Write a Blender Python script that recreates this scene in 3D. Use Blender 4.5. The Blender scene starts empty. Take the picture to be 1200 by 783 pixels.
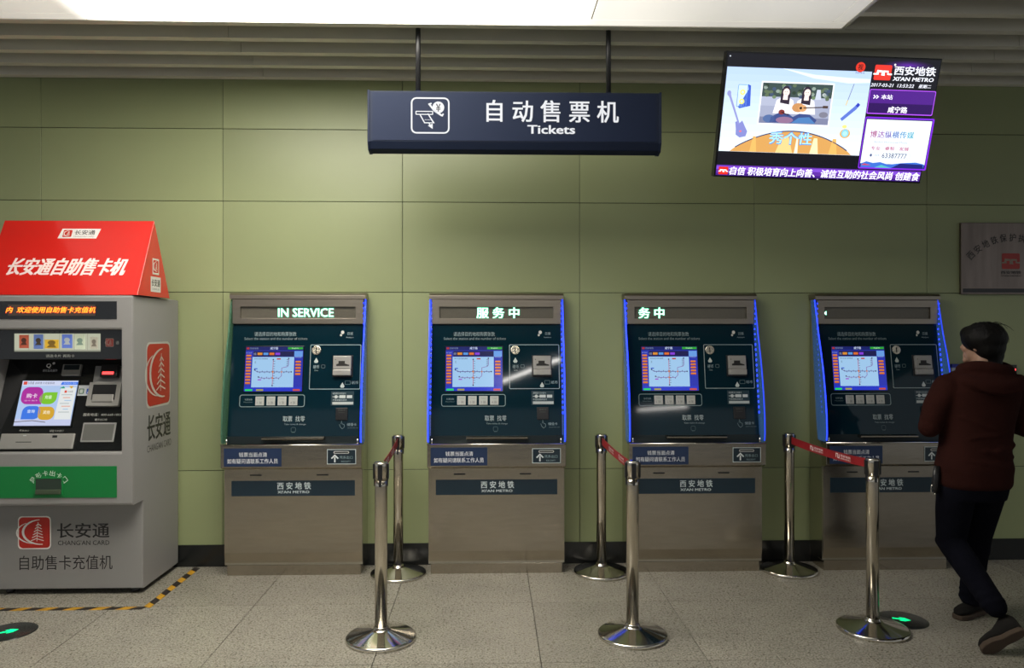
import bpy, bmesh, math, random
from mathutils import Vector, Matrix
R = math.radians
SC = bpy.context.scene
COL = SC.collection
random.seed(7)

# ------------------------------------------------------------------ camera, world, exposure
cam_d = bpy.data.cameras.new('camera'); cam = bpy.data.objects.new('camera', cam_d); COL.objects.link(cam)
cam.location = (0, 0, 1.6); cam.rotation_euler = (R(90), 0, R(-1.63))
cam_d.sensor_width = 36.0; cam_d.lens = 26.4; cam_d.shift_y = -0.00125
cam_d.clip_start = 0.05; cam_d.clip_end = 100
SC.camera = cam
w = bpy.data.worlds.new('world'); SC.world = w; w.use_nodes = True
w.node_tree.nodes['Background'].inputs[0].default_value = (0.92, 0.96, 1.0, 1)
w.node_tree.nodes['Background'].inputs[1].default_value = 0.34
SC.view_settings.view_transform = 'Standard'; SC.view_settings.look = 'None'
SC.view_settings.exposure = 0.13; SC.view_settings.gamma = 1.0; SC.view_settings.use_curve_mapping = False
LAMP = 14.0          # strength of the backlit ceiling panels

# ------------------------------------------------------------------ helpers
def lin(c):
    if isinstance(c, str):
        c = c.lstrip('#'); c = [int(c[i:i + 2], 16) / 255 for i in (0, 2, 4)]
        c = [x / 12.92 if x <= .04045 else ((x + .055) / 1.055) ** 2.4 for x in c]
    return (c[0], c[1], c[2], 1.0)

def mat(name, col, rough=.5, metal=0., noise=None, bump=None, emit=None, trans=None, coat=0., aniso=None, spec=None):
    """noise=(scale, amount, stretch xyz); bump=(scale, strength, stretch)"""
    m = bpy.data.materials.new(name); m.use_nodes = True
    nt = m.node_tree; n = nt.nodes; b = n['Principled BSDF']; c = lin(col)
    b.inputs['Base Color'].default_value = c; b.inputs['Roughness'].default_value = rough; b.inputs['Metallic'].default_value = metal
    if coat: b.inputs['Coat Weight'].default_value = coat; b.inputs['Coat Roughness'].default_value = .04
    if spec is not None: b.inputs['Specular IOR Level'].default_value = spec
    tc = n.new('ShaderNodeTexCoord')
    def noise_node(scale, stretch, detail=4):
        mp = n.new('ShaderNodeMapping'); mp.inputs['Scale'].default_value = stretch
        nt.links.new(tc.outputs['Object'], mp.inputs[0])
        x = n.new('ShaderNodeTexNoise'); x.inputs['Scale'].default_value = scale; x.inputs['Detail'].default_value = detail
        nt.links.new(mp.outputs[0], x.inputs['Vector']); return x
    if noise:
        x = noise_node(noise[0], noise[2] if len(noise) > 2 else (1, 1, 1))
        r = n.new('ShaderNodeMapRange'); r.inputs[1].default_value = .3; r.inputs[2].default_value = .7
        r.inputs[3].default_value = 1 - noise[1]; r.inputs[4].default_value = 1 + noise[1]
        nt.links.new(x.outputs['Fac'], r.inputs[0])
        v = n.new('ShaderNodeVectorMath'); v.operation = 'SCALE'; v.inputs[0].default_value = c[:3]
        nt.links.new(r.outputs[0], v.inputs['Scale']); nt.links.new(v.outputs[0], b.inputs['Base Color'])
    if bump:
        x = noise_node(bump[0], bump[2] if len(bump) > 2 else (1, 1, 1))
        bp = n.new('ShaderNodeBump'); bp.inputs['Strength'].default_value = bump[1]; bp.inputs['Distance'].default_value = .01
        nt.links.new(x.outputs['Fac'], bp.inputs['Height']); nt.links.new(bp.outputs[0], b.inputs['Normal'])
    if emit is not None:
        b.inputs['Emission Color'].default_value = c; b.inputs['Emission Strength'].default_value = emit
    if trans:
        b.inputs['Transmission Weight'].default_value = trans
    return m

def attr_mat(name, rough=.4, emit=0., coat=0., metal=0.):
    m = bpy.data.materials.new(name); m.use_nodes = True; nt = m.node_tree; b = nt.nodes['Principled BSDF']
    a = nt.nodes.new('ShaderNodeAttribute'); a.attribute_name = 'Col'
    b.inputs['Roughness'].default_value = rough; b.inputs['Metallic'].default_value = metal
    if coat: b.inputs['Coat Weight'].default_value = coat
    if emit:
        b.inputs['Base Color'].default_value = (0.01, 0.01, 0.01, 1)
        nt.links.new(a.outputs['Color'], b.inputs['Emission Color']); b.inputs['Emission Strength'].default_value = emit
    else:
        nt.links.new(a.outputs['Color'], b.inputs['Base Color'])
    return m

M = {}
M['print'] = attr_mat('printed_ink', .4)
M['print_gloss'] = attr_mat('glossy_print', .2, coat=.3)
M['screen'] = attr_mat('lit_screen', .15, emit=.85)
M['tvscreen'] = attr_mat('lit_tv_screen', .2, emit=1.3)
M['led'] = attr_mat('led_glow', .5, emit=2.2)
M['stainless'] = mat('brushed_stainless', (.43, .385, .315), .20, 1., noise=(5, .05, (1, 1, 9)), bump=(1.5, .65, (.7, 1, 2.0)))
M['stainless_side'] = mat('polished_stainless_side', (.50, .48, .42), .16, 1., bump=(1.5, .05, (1, 1, .5)))
M['chrome'] = mat('polished_chrome', (.66, .63, .56), .10, 1., bump=(3, .02))
M['pole_steel'] = mat('polished_pole_steel', (.62, .57, .48), .17, 1.)
M['navy_glass'] = mat('navy_glass', (.003, .017, .027), .05, 0., spec=.32)
M['navy_print'] = mat('navy_sticker', '#172a36', .3)
M['header'] = mat('header_metal', (.33, .29, .24), .38, 1., noise=(5, .05, (1, 1, 10)))
M['header_window'] = mat('led_window_tint', '#5a564c', .3, 0., noise=(300, .25))
M['black'] = mat('black_plastic', (.012, .012, .013), .35)
M['black_gloss'] = mat('black_gloss', (.008, .009, .010), .12, coat=.4)
M['dark_trough'] = mat('dark_steel_trough', (.02, .03, .034), .3, .4)
M['silver'] = mat('silver_plastic', '#9c9a95', .35, .3)
M['silver_pale'] = mat('silver_button', '#b8bab6', .35, .1)  # lighter grey plastic of the ticket buttons
M['coin'] = mat('coin_slot_metal', (.7, .66, .55), .25, 1., bump=(60, .4))
M['kiosk'] = mat('grey_painted_metal', '#8d8b89', .42, .0, noise=(3, .02))
M['kiosk_dark'] = mat('grey_recess_paint', '#8a8987', .5, .0)
M['green_panel'] = mat('green_panel', '#0f7a3a', .35)
M['red_card'] = mat('glossy_red_card', '#cc241d', .16, coat=.5, bump=(3, .05))
M['belt'] = mat('red_webbing', '#8e1217', .6, bump=(300, .2))
M['sign'] = mat('navy_sign_enamel', '#161e30', .5, spec=.15, noise=(4, .06))
M['sign_face'] = mat('navy_sign_face', '#141d32', .5, spec=.12)
M['plaque'] = mat('plaque_bronze_steel', (.20, .165, .145), .35, .9, noise=(2, .15, (8, 1, 1)))
M['tvcase'] = mat('tv_black_bezel', (.008, .008, .010), .22)
M['baseboard'] = mat('black_baseboard', (.010, .011, .011), .22)
M['gap'] = mat('dark_joint', (.03, .033, .02), .9)
M['slat'] = mat('ceiling_slat_paint', (.72, .69, .59), .6, noise=(1.2, .04))
M['void'] = mat('ceiling_void', (.05, .048, .042), .9)
M['tray_tan'] = mat('lightbox_tray', '#7a7468', .6)
M['frame_white'] = mat('white_light_frame', '#d8d5cc', .45)
M['tape_y'] = mat('yellow_tape', '#b98a1c', .5, noise=(40, .15))
M['tape_k'] = mat('black_tape', '#231d1c', .5)
M['hood'] = mat('maroon_fleece', (.026, .0078, .006), 1., spec=.08, noise=(6, .12), bump=(90, .25))
M['denim'] = mat('dark_denim', (.0040, .0042, .0075), 1., spec=.06, noise=(8, .2), bump=(60, .3))
M['skin'] = mat('skin', (.33, .19, .125), .5)
M['hair'] = mat('black_hair', (.0035, .003, .0028), .6, spec=.18, bump=(60, .5, (1, 1, .2)))
M['shoe'] = mat('dark_suede', (.013, .012, .011), .95, spec=.15, bump=(60, .3))
M['sole'] = mat('brown_rubber', (.06, .04, .026), .9, bump=(40, .3))
M['floor_disc'] = mat('dark_floor_glass', (.02, .022, .02), .15)
M['led_blue'] = mat('blue_led', (.015, .04, 1.), .4, emit=2.6)
M['led_blue_dim'] = mat('blue_led_edge_glow', (.02, .06, .9), .4, emit=.9)
M['red_glow'] = mat('red_indicator', (1., .05, .05), .4, emit=2.5)
M['green_glow'] = mat('green_arrow_glow', (.0, 1., .32), .4, emit=.9)
M['strip_glow'] = mat('fluorescent_glow', (1., .96, .9), .4, emit=50.)
M['white_plastic'] = mat('white_card', '#c9ccd0', .4)
M['blue_plastic'] = mat('blue_card_edge', '#1a2ca0', .4)

def wall_mat():
    m = mat('green_enamel_panel', '#8f9c66', .38)
    nt = m.node_tree; n = nt.nodes; b = n['Principled BSDF']
    tc = n.new('ShaderNodeTexCoord'); x = n.new('ShaderNodeTexNoise'); x.inputs['Scale'].default_value = 1.1; x.inputs['Detail'].default_value = 5
    nt.links.new(tc.outputs['Object'], x.inputs['Vector'])
    oi = n.new('ShaderNodeObjectInfo'); r = n.new('ShaderNodeMapRange'); r.inputs[3].default_value = .93; r.inputs[4].default_value = 1.06
    nt.links.new(oi.outputs['Random'], r.inputs[0])
    r2 = n.new('ShaderNodeMapRange'); r2.inputs[1].default_value = .3; r2.inputs[2].default_value = .7; r2.inputs[3].default_value = .95; r2.inputs[4].default_value = 1.05
    nt.links.new(x.outputs['Fac'], r2.inputs[0])
    mu = n.new('ShaderNodeMath'); mu.operation = 'MULTIPLY'; nt.links.new(r.outputs[0], mu.inputs[0]); nt.links.new(r2.outputs[0], mu.inputs[1])
    v = n.new('ShaderNodeVectorMath'); v.operation = 'SCALE'; v.inputs[0].default_value = (.285, .322, .162)
    nt.links.new(mu.outputs[0], v.inputs['Scale']); nt.links.new(v.outputs[0], b.inputs['Base Color'])
    return m
M['wall'] = wall_mat()

def floor_mat():
    m = mat('granite_tile', '#7f7a6c', .30)
    nt = m.node_tree; n = nt.nodes; b = n['Principled BSDF']
    tc = n.new('ShaderNodeTexCoord'); oi = n.new('ShaderNodeObjectInfo')
    ad = n.new('ShaderNodeVectorMath'); ad.operation = 'ADD'
    nt.links.new(tc.outputs['Object'], ad.inputs[0]); nt.links.new(oi.outputs['Location'], ad.inputs[1])
    def ns(s, d, rough=.6):
        x = n.new('ShaderNodeTexNoise'); x.inputs['Scale'].default_value = s; x.inputs['Detail'].default_value = d; x.inputs['Roughness'].default_value = rough
        nt.links.new(ad.outputs[0], x.inputs['Vector']); return x
    a = ns(110, 3); c = ns(5, 3); d = ns(60, 2)
    cr = n.new('ShaderNodeValToRGB'); e = cr.color_ramp.elements
    e[0].position = .36; e[0].color = (.075, .067, .053, 1); e[1].position = .62; e[1].color = (.385, .36, .30, 1)
    k = cr.color_ramp.elements.new(.47); k.color = (.235, .218, .178, 1)
    nt.links.new(a.outputs['Fac'], cr.inputs[0])
    r = n.new('ShaderNodeMapRange'); r.inputs[1].default_value = .3; r.inputs[2].default_value = .7; r.inputs[3].default_value = .88; r.inputs[4].default_value = 1.1
    nt.links.new(c.outputs['Fac'], r.inputs[0])
    r3 = n.new('ShaderNodeMapRange'); r3.inputs[3].default_value = .93; r3.inputs[4].default_value = 1.07; nt.links.new(oi.outputs['Random'], r3.inputs[0])
    mu = n.new('ShaderNodeMath'); mu.operation = 'MULTIPLY'; nt.links.new(r.outputs[0], mu.inputs[0]); nt.links.new(r3.outputs[0], mu.inputs[1])
    v = n.new('ShaderNodeVectorMath'); v.operation = 'SCALE'
    nt.links.new(cr.outputs[0], v.inputs[0]); nt.links.new(mu.outputs[0], v.inputs['Scale']); nt.links.new(v.outputs[0], b.inputs['Base Color'])
    r2 = n.new('ShaderNodeMapRange'); r2.inputs[1].default_value = .3; r2.inputs[2].default_value = .7; r2.inputs[3].default_value = .22; r2.inputs[4].default_value = .42
    nt.links.new(d.outputs['Fac'], r2.inputs[0]); nt.links.new(r2.outputs[0], b.inputs['Roughness'])
    return m
M['floor'] = floor_mat()

def fin_mat(name, col, alpha):
    m = bpy.data.materials.new(name); m.use_nodes = True; nt = m.node_tree; n = nt.nodes
    b = n['Principled BSDF']; b.inputs['Base Color'].default_value = lin(col); b.inputs['Roughness'].default_value = .12
    t = n.new('ShaderNodeBsdfTransparent'); t.inputs[0].default_value = (.62, .85, .78, 1)
    mx = n.new('ShaderNodeMixShader'); mx.inputs[0].default_value = alpha
    nt.links.new(t.outputs[0], mx.inputs[1]); nt.links.new(b.outputs[0], mx.inputs[2])
    nt.links.new(mx.outputs[0], n['Material Output'].inputs[0]); return m
M['fin'] = fin_mat('green_tinted_acrylic', '#5c8a74', .5)
M['fin_lit'] = fin_mat('blue_lit_acrylic', '#3f6474', .6)
_b = M['fin_lit'].node_tree.nodes['Principled BSDF']; _b.inputs['Emission Color'].default_value = (.06, .16, .55, 1); _b.inputs['Emission Strength'].default_value = .22   # acrylic edge-lit by its LEDs

def lamp_mat():
    """backlit light box: tubes behind the sheet glow strongest near the middle of the box and fade to its ends"""
    m = bpy.data.materials.new('backlit_diffuser'); m.use_nodes = True; nt = m.node_tree; n = nt.nodes; b = n['Principled BSDF']
    b.inputs['Base Color'].default_value = (.8, .78, .72, 1)
    g = n.new('ShaderNodeNewGeometry'); s = n.new('ShaderNodeSeparateXYZ'); nt.links.new(g.outputs['Position'], s.inputs[0])
    cr = n.new('ShaderNodeMapRange'); cr.inputs[1].default_value = -2.75; cr.inputs[2].default_value = 2.05
    nt.links.new(s.outputs['X'], cr.inputs[0])
    rp = n.new('ShaderNodeValToRGB'); rp.color_ramp.interpolation = 'EASE'; e = rp.color_ramp.elements
    e[0].position = 0; e[0].color = (.026, .026, .026, 1); e[1].position = 1; e[1].color = (.026, .026, .026, 1)
    for p, v_ in ((.10, .035), (.18, .5), (.28, 1.), (.43, .9), (.57, .35), (.70, .06), (.86, .034)):
        k = rp.color_ramp.elements.new(p); k.color = (v_, v_, v_, 1)
    nt.links.new(cr.outputs[0], rp.inputs[0])
    mu = n.new('ShaderNodeMath'); mu.operation = 'MULTIPLY'; mu.inputs[1].default_value = LAMP
    nt.links.new(rp.outputs[0], mu.inputs[0]); nt.links.new(mu.outputs[0], b.inputs['Emission Strength'])
    b.inputs['Emission Color'].default_value = (1., .955, .86, 1)
    return m
M['lamp'] = lamp_mat()

def empty(name, loc, label=None, cat=None, group=None, kind=None, rot=(0, 0, 0)):
    o = bpy.data.objects.new(name, None); COL.objects.link(o); o.location = loc; o.rotation_euler = rot
    return tag(o, label, cat, group, kind)

def tag(o, label=None, cat=None, group=None, kind=None):
    if label: o['label'] = label
    if cat: o['category'] = cat
    if group: o['group'] = group
    if kind: o['kind'] = kind
    return o

class MB:
    def __init__(s): s.v = []; s.f = []; s.sm = []
    def add(s, vs, fs, smooth=False):
        k = len(s.v); s.v += [tuple(p) for p in vs]
        for f in fs: s.f.append([i + k for i in f]); s.sm.append(smooth)
        return s
    def box(s, x0, x1, y0, y1, z0, z1):
        vs = [(x, y, z) for z in (z0, z1) for y in (y0, y1) for x in (x0, x1)]
        return s.add(vs, [(0, 2, 3, 1), (4, 5, 7, 6), (0, 1, 5, 4), (2, 6, 7, 3), (0, 4, 6, 2), (1, 3, 7, 5)])
    def prism_x(s, prof, x0, x1):      # prof: (y, z) counter-clockwise seen from -x... either way; normals are recalculated
        n = len(prof); vs = [(x0, y, z) for y, z in prof] + [(x1, y, z) for y, z in prof]
        return s.add(vs, [list(range(n)), list(range(n, 2 * n))[::-1]] + [(i, (i + 1) % n, n + (i + 1) % n, n + i) for i in range(n)])
    def prism(s, pts, vec):
        n = len(pts); vec = Vector(vec); vs = [Vector(p) for p in pts]; vs += [p + vec for p in vs]
        return s.add(vs, [list(range(n)), list(range(n, 2 * n))[::-1]] + [(i, (i + 1) % n, n + (i + 1) % n, n + i) for i in range(n)])
    def plate_hole(s, x0, x1, z0, z1, hx0, hx1, hz0, hz1, y0, y1):
        o = [(x0, z0), (x1, z0), (x1, z1), (x0, z1)]; h = [(hx0, hz0), (hx1, hz0), (hx1, hz1), (hx0, hz1)]
        vs = [(x, y0, z) for x, z in o] + [(x, y0, z) for x, z in h] + [(x, y1, z) for x, z in o] + [(x, y1, z) for x, z in h]
        fs = []
        for i in range(4):
            j = (i + 1) % 4
            fs += [(i, j, 4 + j, 4 + i), (8 + i, 12 + i, 12 + j, 8 + j), (i, 8 + i, 8 + j, j), (4 + i, 4 + j, 12 + j, 12 + i)]
        return s.add(vs, fs)
    def lathe(s, prof, c=(0, 0, 0), n=48, smooth=True):
        vs = []; fs = []
        for r, z in prof:
            for i in range(n):
                a = 2 * math.pi * i / n; vs.append((c[0] + r * math.cos(a), c[1] + r * math.sin(a), c[2] + z))
        for k in range(len(prof) - 1):
            for i in range(n):
                j = (i + 1) % n; fs.append((k * n + i, k * n + j, (k + 1) * n + j, (k + 1) * n + i))
        s.add(vs, fs, smooth); k = len(s.v) - len(vs)
        if prof[0][0] > 1e-4: s.f.append(list(range(k, k + n))[::-1]); s.sm.append(False)
        if prof[-1][0] > 1e-4: s.f.append(list(range(k + (len(prof) - 1) * n, k + len(prof) * n))); s.sm.append(False)
        return s
    def tube(s, pts, r, n=10, caps=True):
        """pts with radius r (number or list); elliptical if r entries are (ra, rb)"""
        pts = [Vector(p) for p in pts]; rs = r if isinstance(r, (list, tuple)) else [r] * len(pts)
        t0 = (pts[1] - pts[0]).normalized(); up = Vector((0, 1, 0)) if abs(t0.y) < .9 else Vector((1, 0, 0))
        a = t0.cross(up).normalized(); vs = []; fs = []
        for i, p in enumerate(pts):
            t = (pts[min(i + 1, len(pts) - 1)] - pts[max(i - 1, 0)]).normalized()
            a = (a - t * a.dot(t)).normalized(); b = t.cross(a); ra, rb = rs[i] if isinstance(rs[i], (tuple, list)) else (rs[i], rs[i])
            for k in range(n):
                th = 2 * math.pi * k / n; vs.append(p + a * math.cos(th) * ra + b * math.sin(th) * rb)
        for i in range(len(pts) - 1):
            for k in range(n):
                j = (k + 1) % n; fs.append((i * n + k, i * n + j, (i + 1) * n + j, (i + 1) * n + k))
        if caps: fs += [list(range(n))[::-1], list(range((len(pts) - 1) * n, len(pts) * n))]
        return s.add(vs, fs, True)
    def ball(s, c, rx, ry, rz, n=16, rot=None):
        vs = []; fs = []; c = Vector(c)
        for i in range(1, n // 2):
            ph = math.pi * i / (n // 2)
            for k in range(n):
                th = 2 * math.pi * k / n; p = Vector((rx * math.sin(ph) * math.cos(th), ry * math.sin(ph) * math.sin(th), rz * math.cos(ph)))
                vs.append(c + (rot @ p if rot else p))
        q = n // 2 - 1
        for i in range(q - 1):
            for k in range(n):
                j = (k + 1) % n; fs.append((i * n + k, (i + 1) * n + k, (i + 1) * n + j, i * n + j))
        t = Vector((0, 0, rz)); vs += [c + (rot @ t if rot else t), c - (rot @ t if rot else t)]; T = q * n
        for k in range(n):
            j = (k + 1) % n; fs += [(T, k, j), (T + 1, (q - 1) * n + j, (q - 1) * n + k)]
        return s.add(vs, fs, True)
    def mesh(s, name):
        me = bpy.data.meshes.new(name); me.from_pydata(s.v, [], s.f)
        me.polygons.foreach_set('use_smooth', s.sm)
        bm = bmesh.new(); bm.from_mesh(me); bmesh.ops.recalc_face_normals(bm, faces=bm.faces); bm.to_mesh(me); bm.free(); me.update()
        return me
    def build(s, name, m, parent=None, bev=0, loc=(0, 0, 0)):
        me = s.mesh(name); me.materials.append(M[m] if isinstance(m, str) else m)
        o = bpy.data.objects.new(name, me); COL.objects.link(o); o.location = loc
        if parent: o.parent = parent
        if bev:
            b = o.modifiers.new('bevel', 'BEVEL'); b.width = bev; b.segments = 2; b.limit_method = 'ANGLE'; b.angle_limit = R(35)
        return o

_txt = {}
def glyphs(body, bold):
    k = (body, bold)
    if k not in _txt:
        c = bpy.data.curves.new('t', 'FONT'); c.body = body; c.resolution_u = 2; c.offset = bold
        o = bpy.data.objects.new('t', c); COL.objects.link(o)
        me = bpy.data.meshes.new_from_object(o.evaluated_get(bpy.context.evaluated_depsgraph_get()))
        vs = [(v.co.x, v.co.y) for v in me.vertices]; fs = [list(p.vertices) for p in me.polygons]
        x0 = min(a for a, b in vs); x1 = max(a for a, b in vs); y0 = min(b for a, b in vs); y1 = max(b for a, b in vs)
        _txt[k] = ([((a - x0) / (x1 - x0), (b - y0) / (y1 - y0)) for a, b in vs], fs)
        bpy.data.objects.remove(o); bpy.data.curves.remove(c); bpy.data.meshes.remove(me)
    return _txt[k]

class Decal:
    """flat print: coloured shapes on the plane (origin, U, V), in thin layers along the normal"""
    def __init__(s, o, U, V, base=.0008, step=.0003):
        s.o = Vector(o); s.U = Vector(U).normalized(); s.V = Vector(V).normalized(); s.N = s.U.cross(s.V).normalized()
        s.base = base; s.step = step; s.v = []; s.f = []; s.c = []
    def _p(s, u, v, L): return s.o + s.U * u + s.V * v + s.N * (s.base + s.step * L)
    def poly(s, pts, col, L=0):
        k = len(s.v); s.v += [s._p(u, v, L) for u, v in pts]; s.f.append(list(range(k, k + len(pts)))); s.c.append(lin(col)); return s
    def rect(s, u0, v0, u1, v1, col, L=0): return s.poly([(u0, v0), (u1, v0), (u1, v1), (u0, v1)], col, L)
    def rr(s, u0, v0, u1, v1, r, n=4):
        if u0 > u1: u0, u1 = u1, u0
        if v0 > v1: v0, v1 = v1, v0
        out = []
        for cx, cy, a0 in ((u1 - r, v1 - r, 0), (u0 + r, v1 - r, 90), (u0 + r, v0 + r, 180), (u1 - r, v0 + r, 270)):
            for i in range(n + 1): a = R(a0 + 90 * i / n); out.append((cx + r * math.cos(a), cy + r * math.sin(a)))
        return out
    def rrect(s, u0, v0, u1, v1, r, col, L=0): return s.poly(s.rr(u0, v0, u1, v1, r), col, L)
    def outline(s, u0, v0, u1, v1, r, w, col, L=0): return s.stroke(s.rr(u0, v0, u1, v1, r), w, col, L, True)
    def ell(s, u, v, a, b, col, L=0, n=20): return s.poly([(u + a * math.cos(2 * math.pi * i / n), v + b * math.sin(2 * math.pi * i / n)) for i in range(n)], col, L)
    def stroke(s, pts, w, col, L=0, closed=False):
        n = len(pts); ws = w if isinstance(w, (list, tuple)) else [w] * n; l = []; r = []
        for i, (x, y) in enumerate(pts):
            a = pts[(i - 1) % n] if (closed or i) else pts[0]; b = pts[(i + 1) % n] if (closed or i < n - 1) else pts[-1]
            d = Vector((b[0] - a[0], b[1] - a[1]));
            if d.length < 1e-9: d = Vector((1, 0))
            d.normalize(); e1 = Vector((x - a[0], y - a[1])); k = 1.
            if e1.length > 1e-9 and (closed or 0 < i < n - 1): k = 1 / max(.5, abs(e1.normalized().dot(d)))
            q = ws[i] / 2 * k; l.append((x - d.y * q, y + d.x * q)); r.append((x + d.y * q, y - d.x * q))
        m = n if closed else n - 1
        for i in range(m):
            j = (i + 1) % n; s.poly([r[i], r[j], l[j], l[i]], col, L)
        return s
    def text(s, body, u0, v0, u1, v1, col, L=1, bold=0., shear=0., f=None):
        vs, fs = glyphs(body, 0.)
        if v0 > v1: v0, v1 = v1, v0
        bo = bold * (v1 - v0) * .9
        shifts = [(0, 0)] if not bold else [(-bo, -bo * .5), (bo, -bo * .5), (-bo, bo * .5), (bo, bo * .5)]
        for n_, (du, dv) in enumerate(shifts):
            k = len(s.v)
            for a, b in vs:
                u = u0 + bo + a * (u1 - u0 - 2 * bo) + shear * (b - .5) * (v1 - v0) + du; v = v0 + b * (v1 - v0) + dv
                if f: u, v = f(u, v)
                s.v.append(s._p(u, v, L + n_ * .12))
            for q in fs: s.f.append([i + k for i in q]); s.c.append(lin(col))
        return s
    def build(s, name, m, parent):
        me = bpy.data.meshes.new(name); me.from_pydata([tuple(p) for p in s.v], [], s.f)
        ca = me.color_attributes.new('Col', 'FLOAT_COLOR', 'CORNER'); dat = []
        for p in me.polygons:
            for _ in range(p.loop_total): dat += s.c[p.index]
        ca.data.foreach_set('color', dat); me.materials.append(M[m]); me.update()
        o = bpy.data.objects.new(name, me); COL.objects.link(o)
        if parent: o.parent = parent
        return o

def copy_tree(o, parent=None):
    c = o.copy(); COL.objects.link(c)
    if parent: c.parent = parent
    for ch in list(o.children): copy_tree(ch, c)
    return c

def metro_logo(d, u0, v0, u1, v1, L=1, red='#d8281c', white='#ffffff', over=0.):
    """red square with a white battlement line"""
    W, H_ = u1 - u0, v1 - v0; d.rrect(u0, v0, u1, v1, W * .08, red, L)
    P = lambda a, b: (u0 + a * W, v0 + b * H_)
    d.stroke([P(-over, .40), P(.14, .40), P(.20, .40), P(.20, .58), P(.46, .58), P(.46, .34), P(.56, .34), P(.56, .58), P(.80, .58), P(.80, .40), P(.86, .40), P(1 + over, .40)], W * .085, white, L + 1)

def card_logo(d, u0, v0, u1, v1, L=1, red='#c02a1e', white='#e8e6e0', bg=None):
    """red seal with a white swirl and a stack of pagoda strokes"""
    W, H_ = u1 - u0, v1 - v0; P = lambda a, b: (u0 + a * W, v0 + b * H_)
    rnd = random.Random(3)
    def rough(m_):
        out = []
        for q in d.rr(u0 - m_, v0 - m_, u1 + m_, v1 + m_, W * .12, 3): out.append((q[0] + rnd.uniform(-1, 1) * W * .006, q[1] + rnd.uniform(-1, 1) * W * .006))
        return out
    d.poly(rough(W * .035), white, L); d.poly(rough(0), red, L + 1)
    arc = [P(.72 + .62 * math.cos(R(a)) * .95, .52 + .40 * math.sin(R(a))) for a in range(95, 281, 12)]
    d.stroke(arc, [W * (.02 + .055 * math.sin(math.pi * i / (len(arc) - 1))) for i in range(len(arc))], white, L + 2)
    arc = [P(.55 + .62 * math.cos(R(a)), .50 + .36 * math.sin(R(a))) for a in range(120, 268, 12)]
    d.stroke(arc, [W * (.012 + .04 * math.sin(math.pi * i / (len(arc) - 1))) for i in range(len(arc))], white, L + 2)
    for i in range(6):
        y = .24 + i * .095; w_ = .24 - i * .028; x = .56 + i * .012
        d.stroke([P(x - w_ * .7, y), P(x, y + .07), P(x + w_, y)], W * .026, white, L + 2)
    d.stroke([P(.58, .22), P(.62, .84)], W * .02, white, L + 2)

# ------------------------------------------------------------------ structure
WALL = 5.2
floor = MB().box(-6.8, 8, -7, WALL + .1, -.12, -.021).build('floor', 'gap'); tag(floor, kind='structure')
T = .815
proto = MB().box(-T / 2 + .0016, T / 2 - .0016, -T / 2 + .0016, T / 2 - .0016, -.02, 0).build('floor_tile', 'floor', floor, bev=.0012)
xs = [-.163 + T * k for k in range(-8, 10)]; ys = [4.857 + .0 - .815 * k for k in range(0, 9)]
first = True
for y in ys:
    for x in xs:
        o = proto if first else proto.copy()
        if not first: COL.objects.link(o)
        first = False; o.location = (x, y, 0)
strip = MB().box(-6.7, 7.6, 4.857 + T / 2 + .0016, WALL + .09, -.02, 0).build('floor_edge', 'floor', floor)

wall = MB().box(-6.8, 8, WALL + .006, WALL + .12, 0, 3.9).build('wall_back', 'gap'); tag(wall, kind='structure')
zr = [.10, .655, 1.878, 2.502, 2.998, 3.62]; sx = [-.608 + 1.226 * k for k in range(-5, 8)]
pcache = {}
for i in range(len(zr) - 1):
    for j in range(len(sx) - 1):
        h = zr[i + 1] - zr[i]
        if i not in pcache:
            pcache[i] = MB().box(-.613 + .0015, .613 - .0015, 0, .02, .002, h - .002).mesh('wall_panel'); pcache[i].materials.append(M['wall'])
        o = bpy.data.objects.new('wall_panel', pcache[i]); COL.objects.link(o); o.parent = wall
        b = o.modifiers.new('bevel', 'BEVEL'); b.width = .0015; b.segments = 1
        o.location = ((sx[j] + sx[j + 1]) / 2, WALL + random.uniform(0, .0015), zr[i])
bb = MB().box(-6.8, 8, WALL - .012, WALL + .01, 0, .148).build('baseboard_back', 'baseboard', bev=.002); tag(bb, kind='structure')

# ceiling: dark void with hanging slats parallel to the wall
ceil = MB().box(-6.8, 8, -7, WALL + .1, 3.60, 3.68).build('ceiling', 'void'); tag(ceil, kind='structure')
ZC = 3.335; SP = .226
sm = {}
def slat(x0, x1, y):
    k = round(x1 - x0, 3)
    if k not in sm:
        L = x1 - x0; b = MB(); prof = [(-.027, .0), (.027, .0), (.027, .17), (-.027, .17)]
        b.prism_x(prof, 0, L); sm[k] = b.mesh('slat'); sm[k].materials.append(M['slat'])
    o = bpy.data.objects.new('slat', sm[k]); COL.objects.link(o); o.parent = ceil; o.location = (x0, y, ZC)
for k in range(0, 26):
    y = WALL - .035 - SP * k
    slat(-6.8, -1.543, y); slat(-1.54, 3.2, y); slat(3.203, 7.9, y)

# two strip luminaires farther back in the hall: the ones that mirror in the machines' glass
for (xa, ya), (xb, yb) in (((.10, -3.25), (1.12, -1.55)), ((3.1, -5.6), (4.1, -5.25))):
    d_ = Vector((xb - xa, yb - ya, 0)); L_ = d_.length; ang = math.atan2(d_.y, d_.x)
    fx = MB().box(-L_ / 2, L_ / 2, -.09, .09, -.05, .03).build('strip_light', 'frame_white', ceil, loc=((xa + xb) / 2, (ya + yb) / 2, 3.33)); fx.rotation_euler.z = ang
    MB().box(-L_ / 2 + .02, L_ / 2 - .02, -.045, .045, -.056, -.05).build('tube_cover', 'strip_glow', fx)

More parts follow.
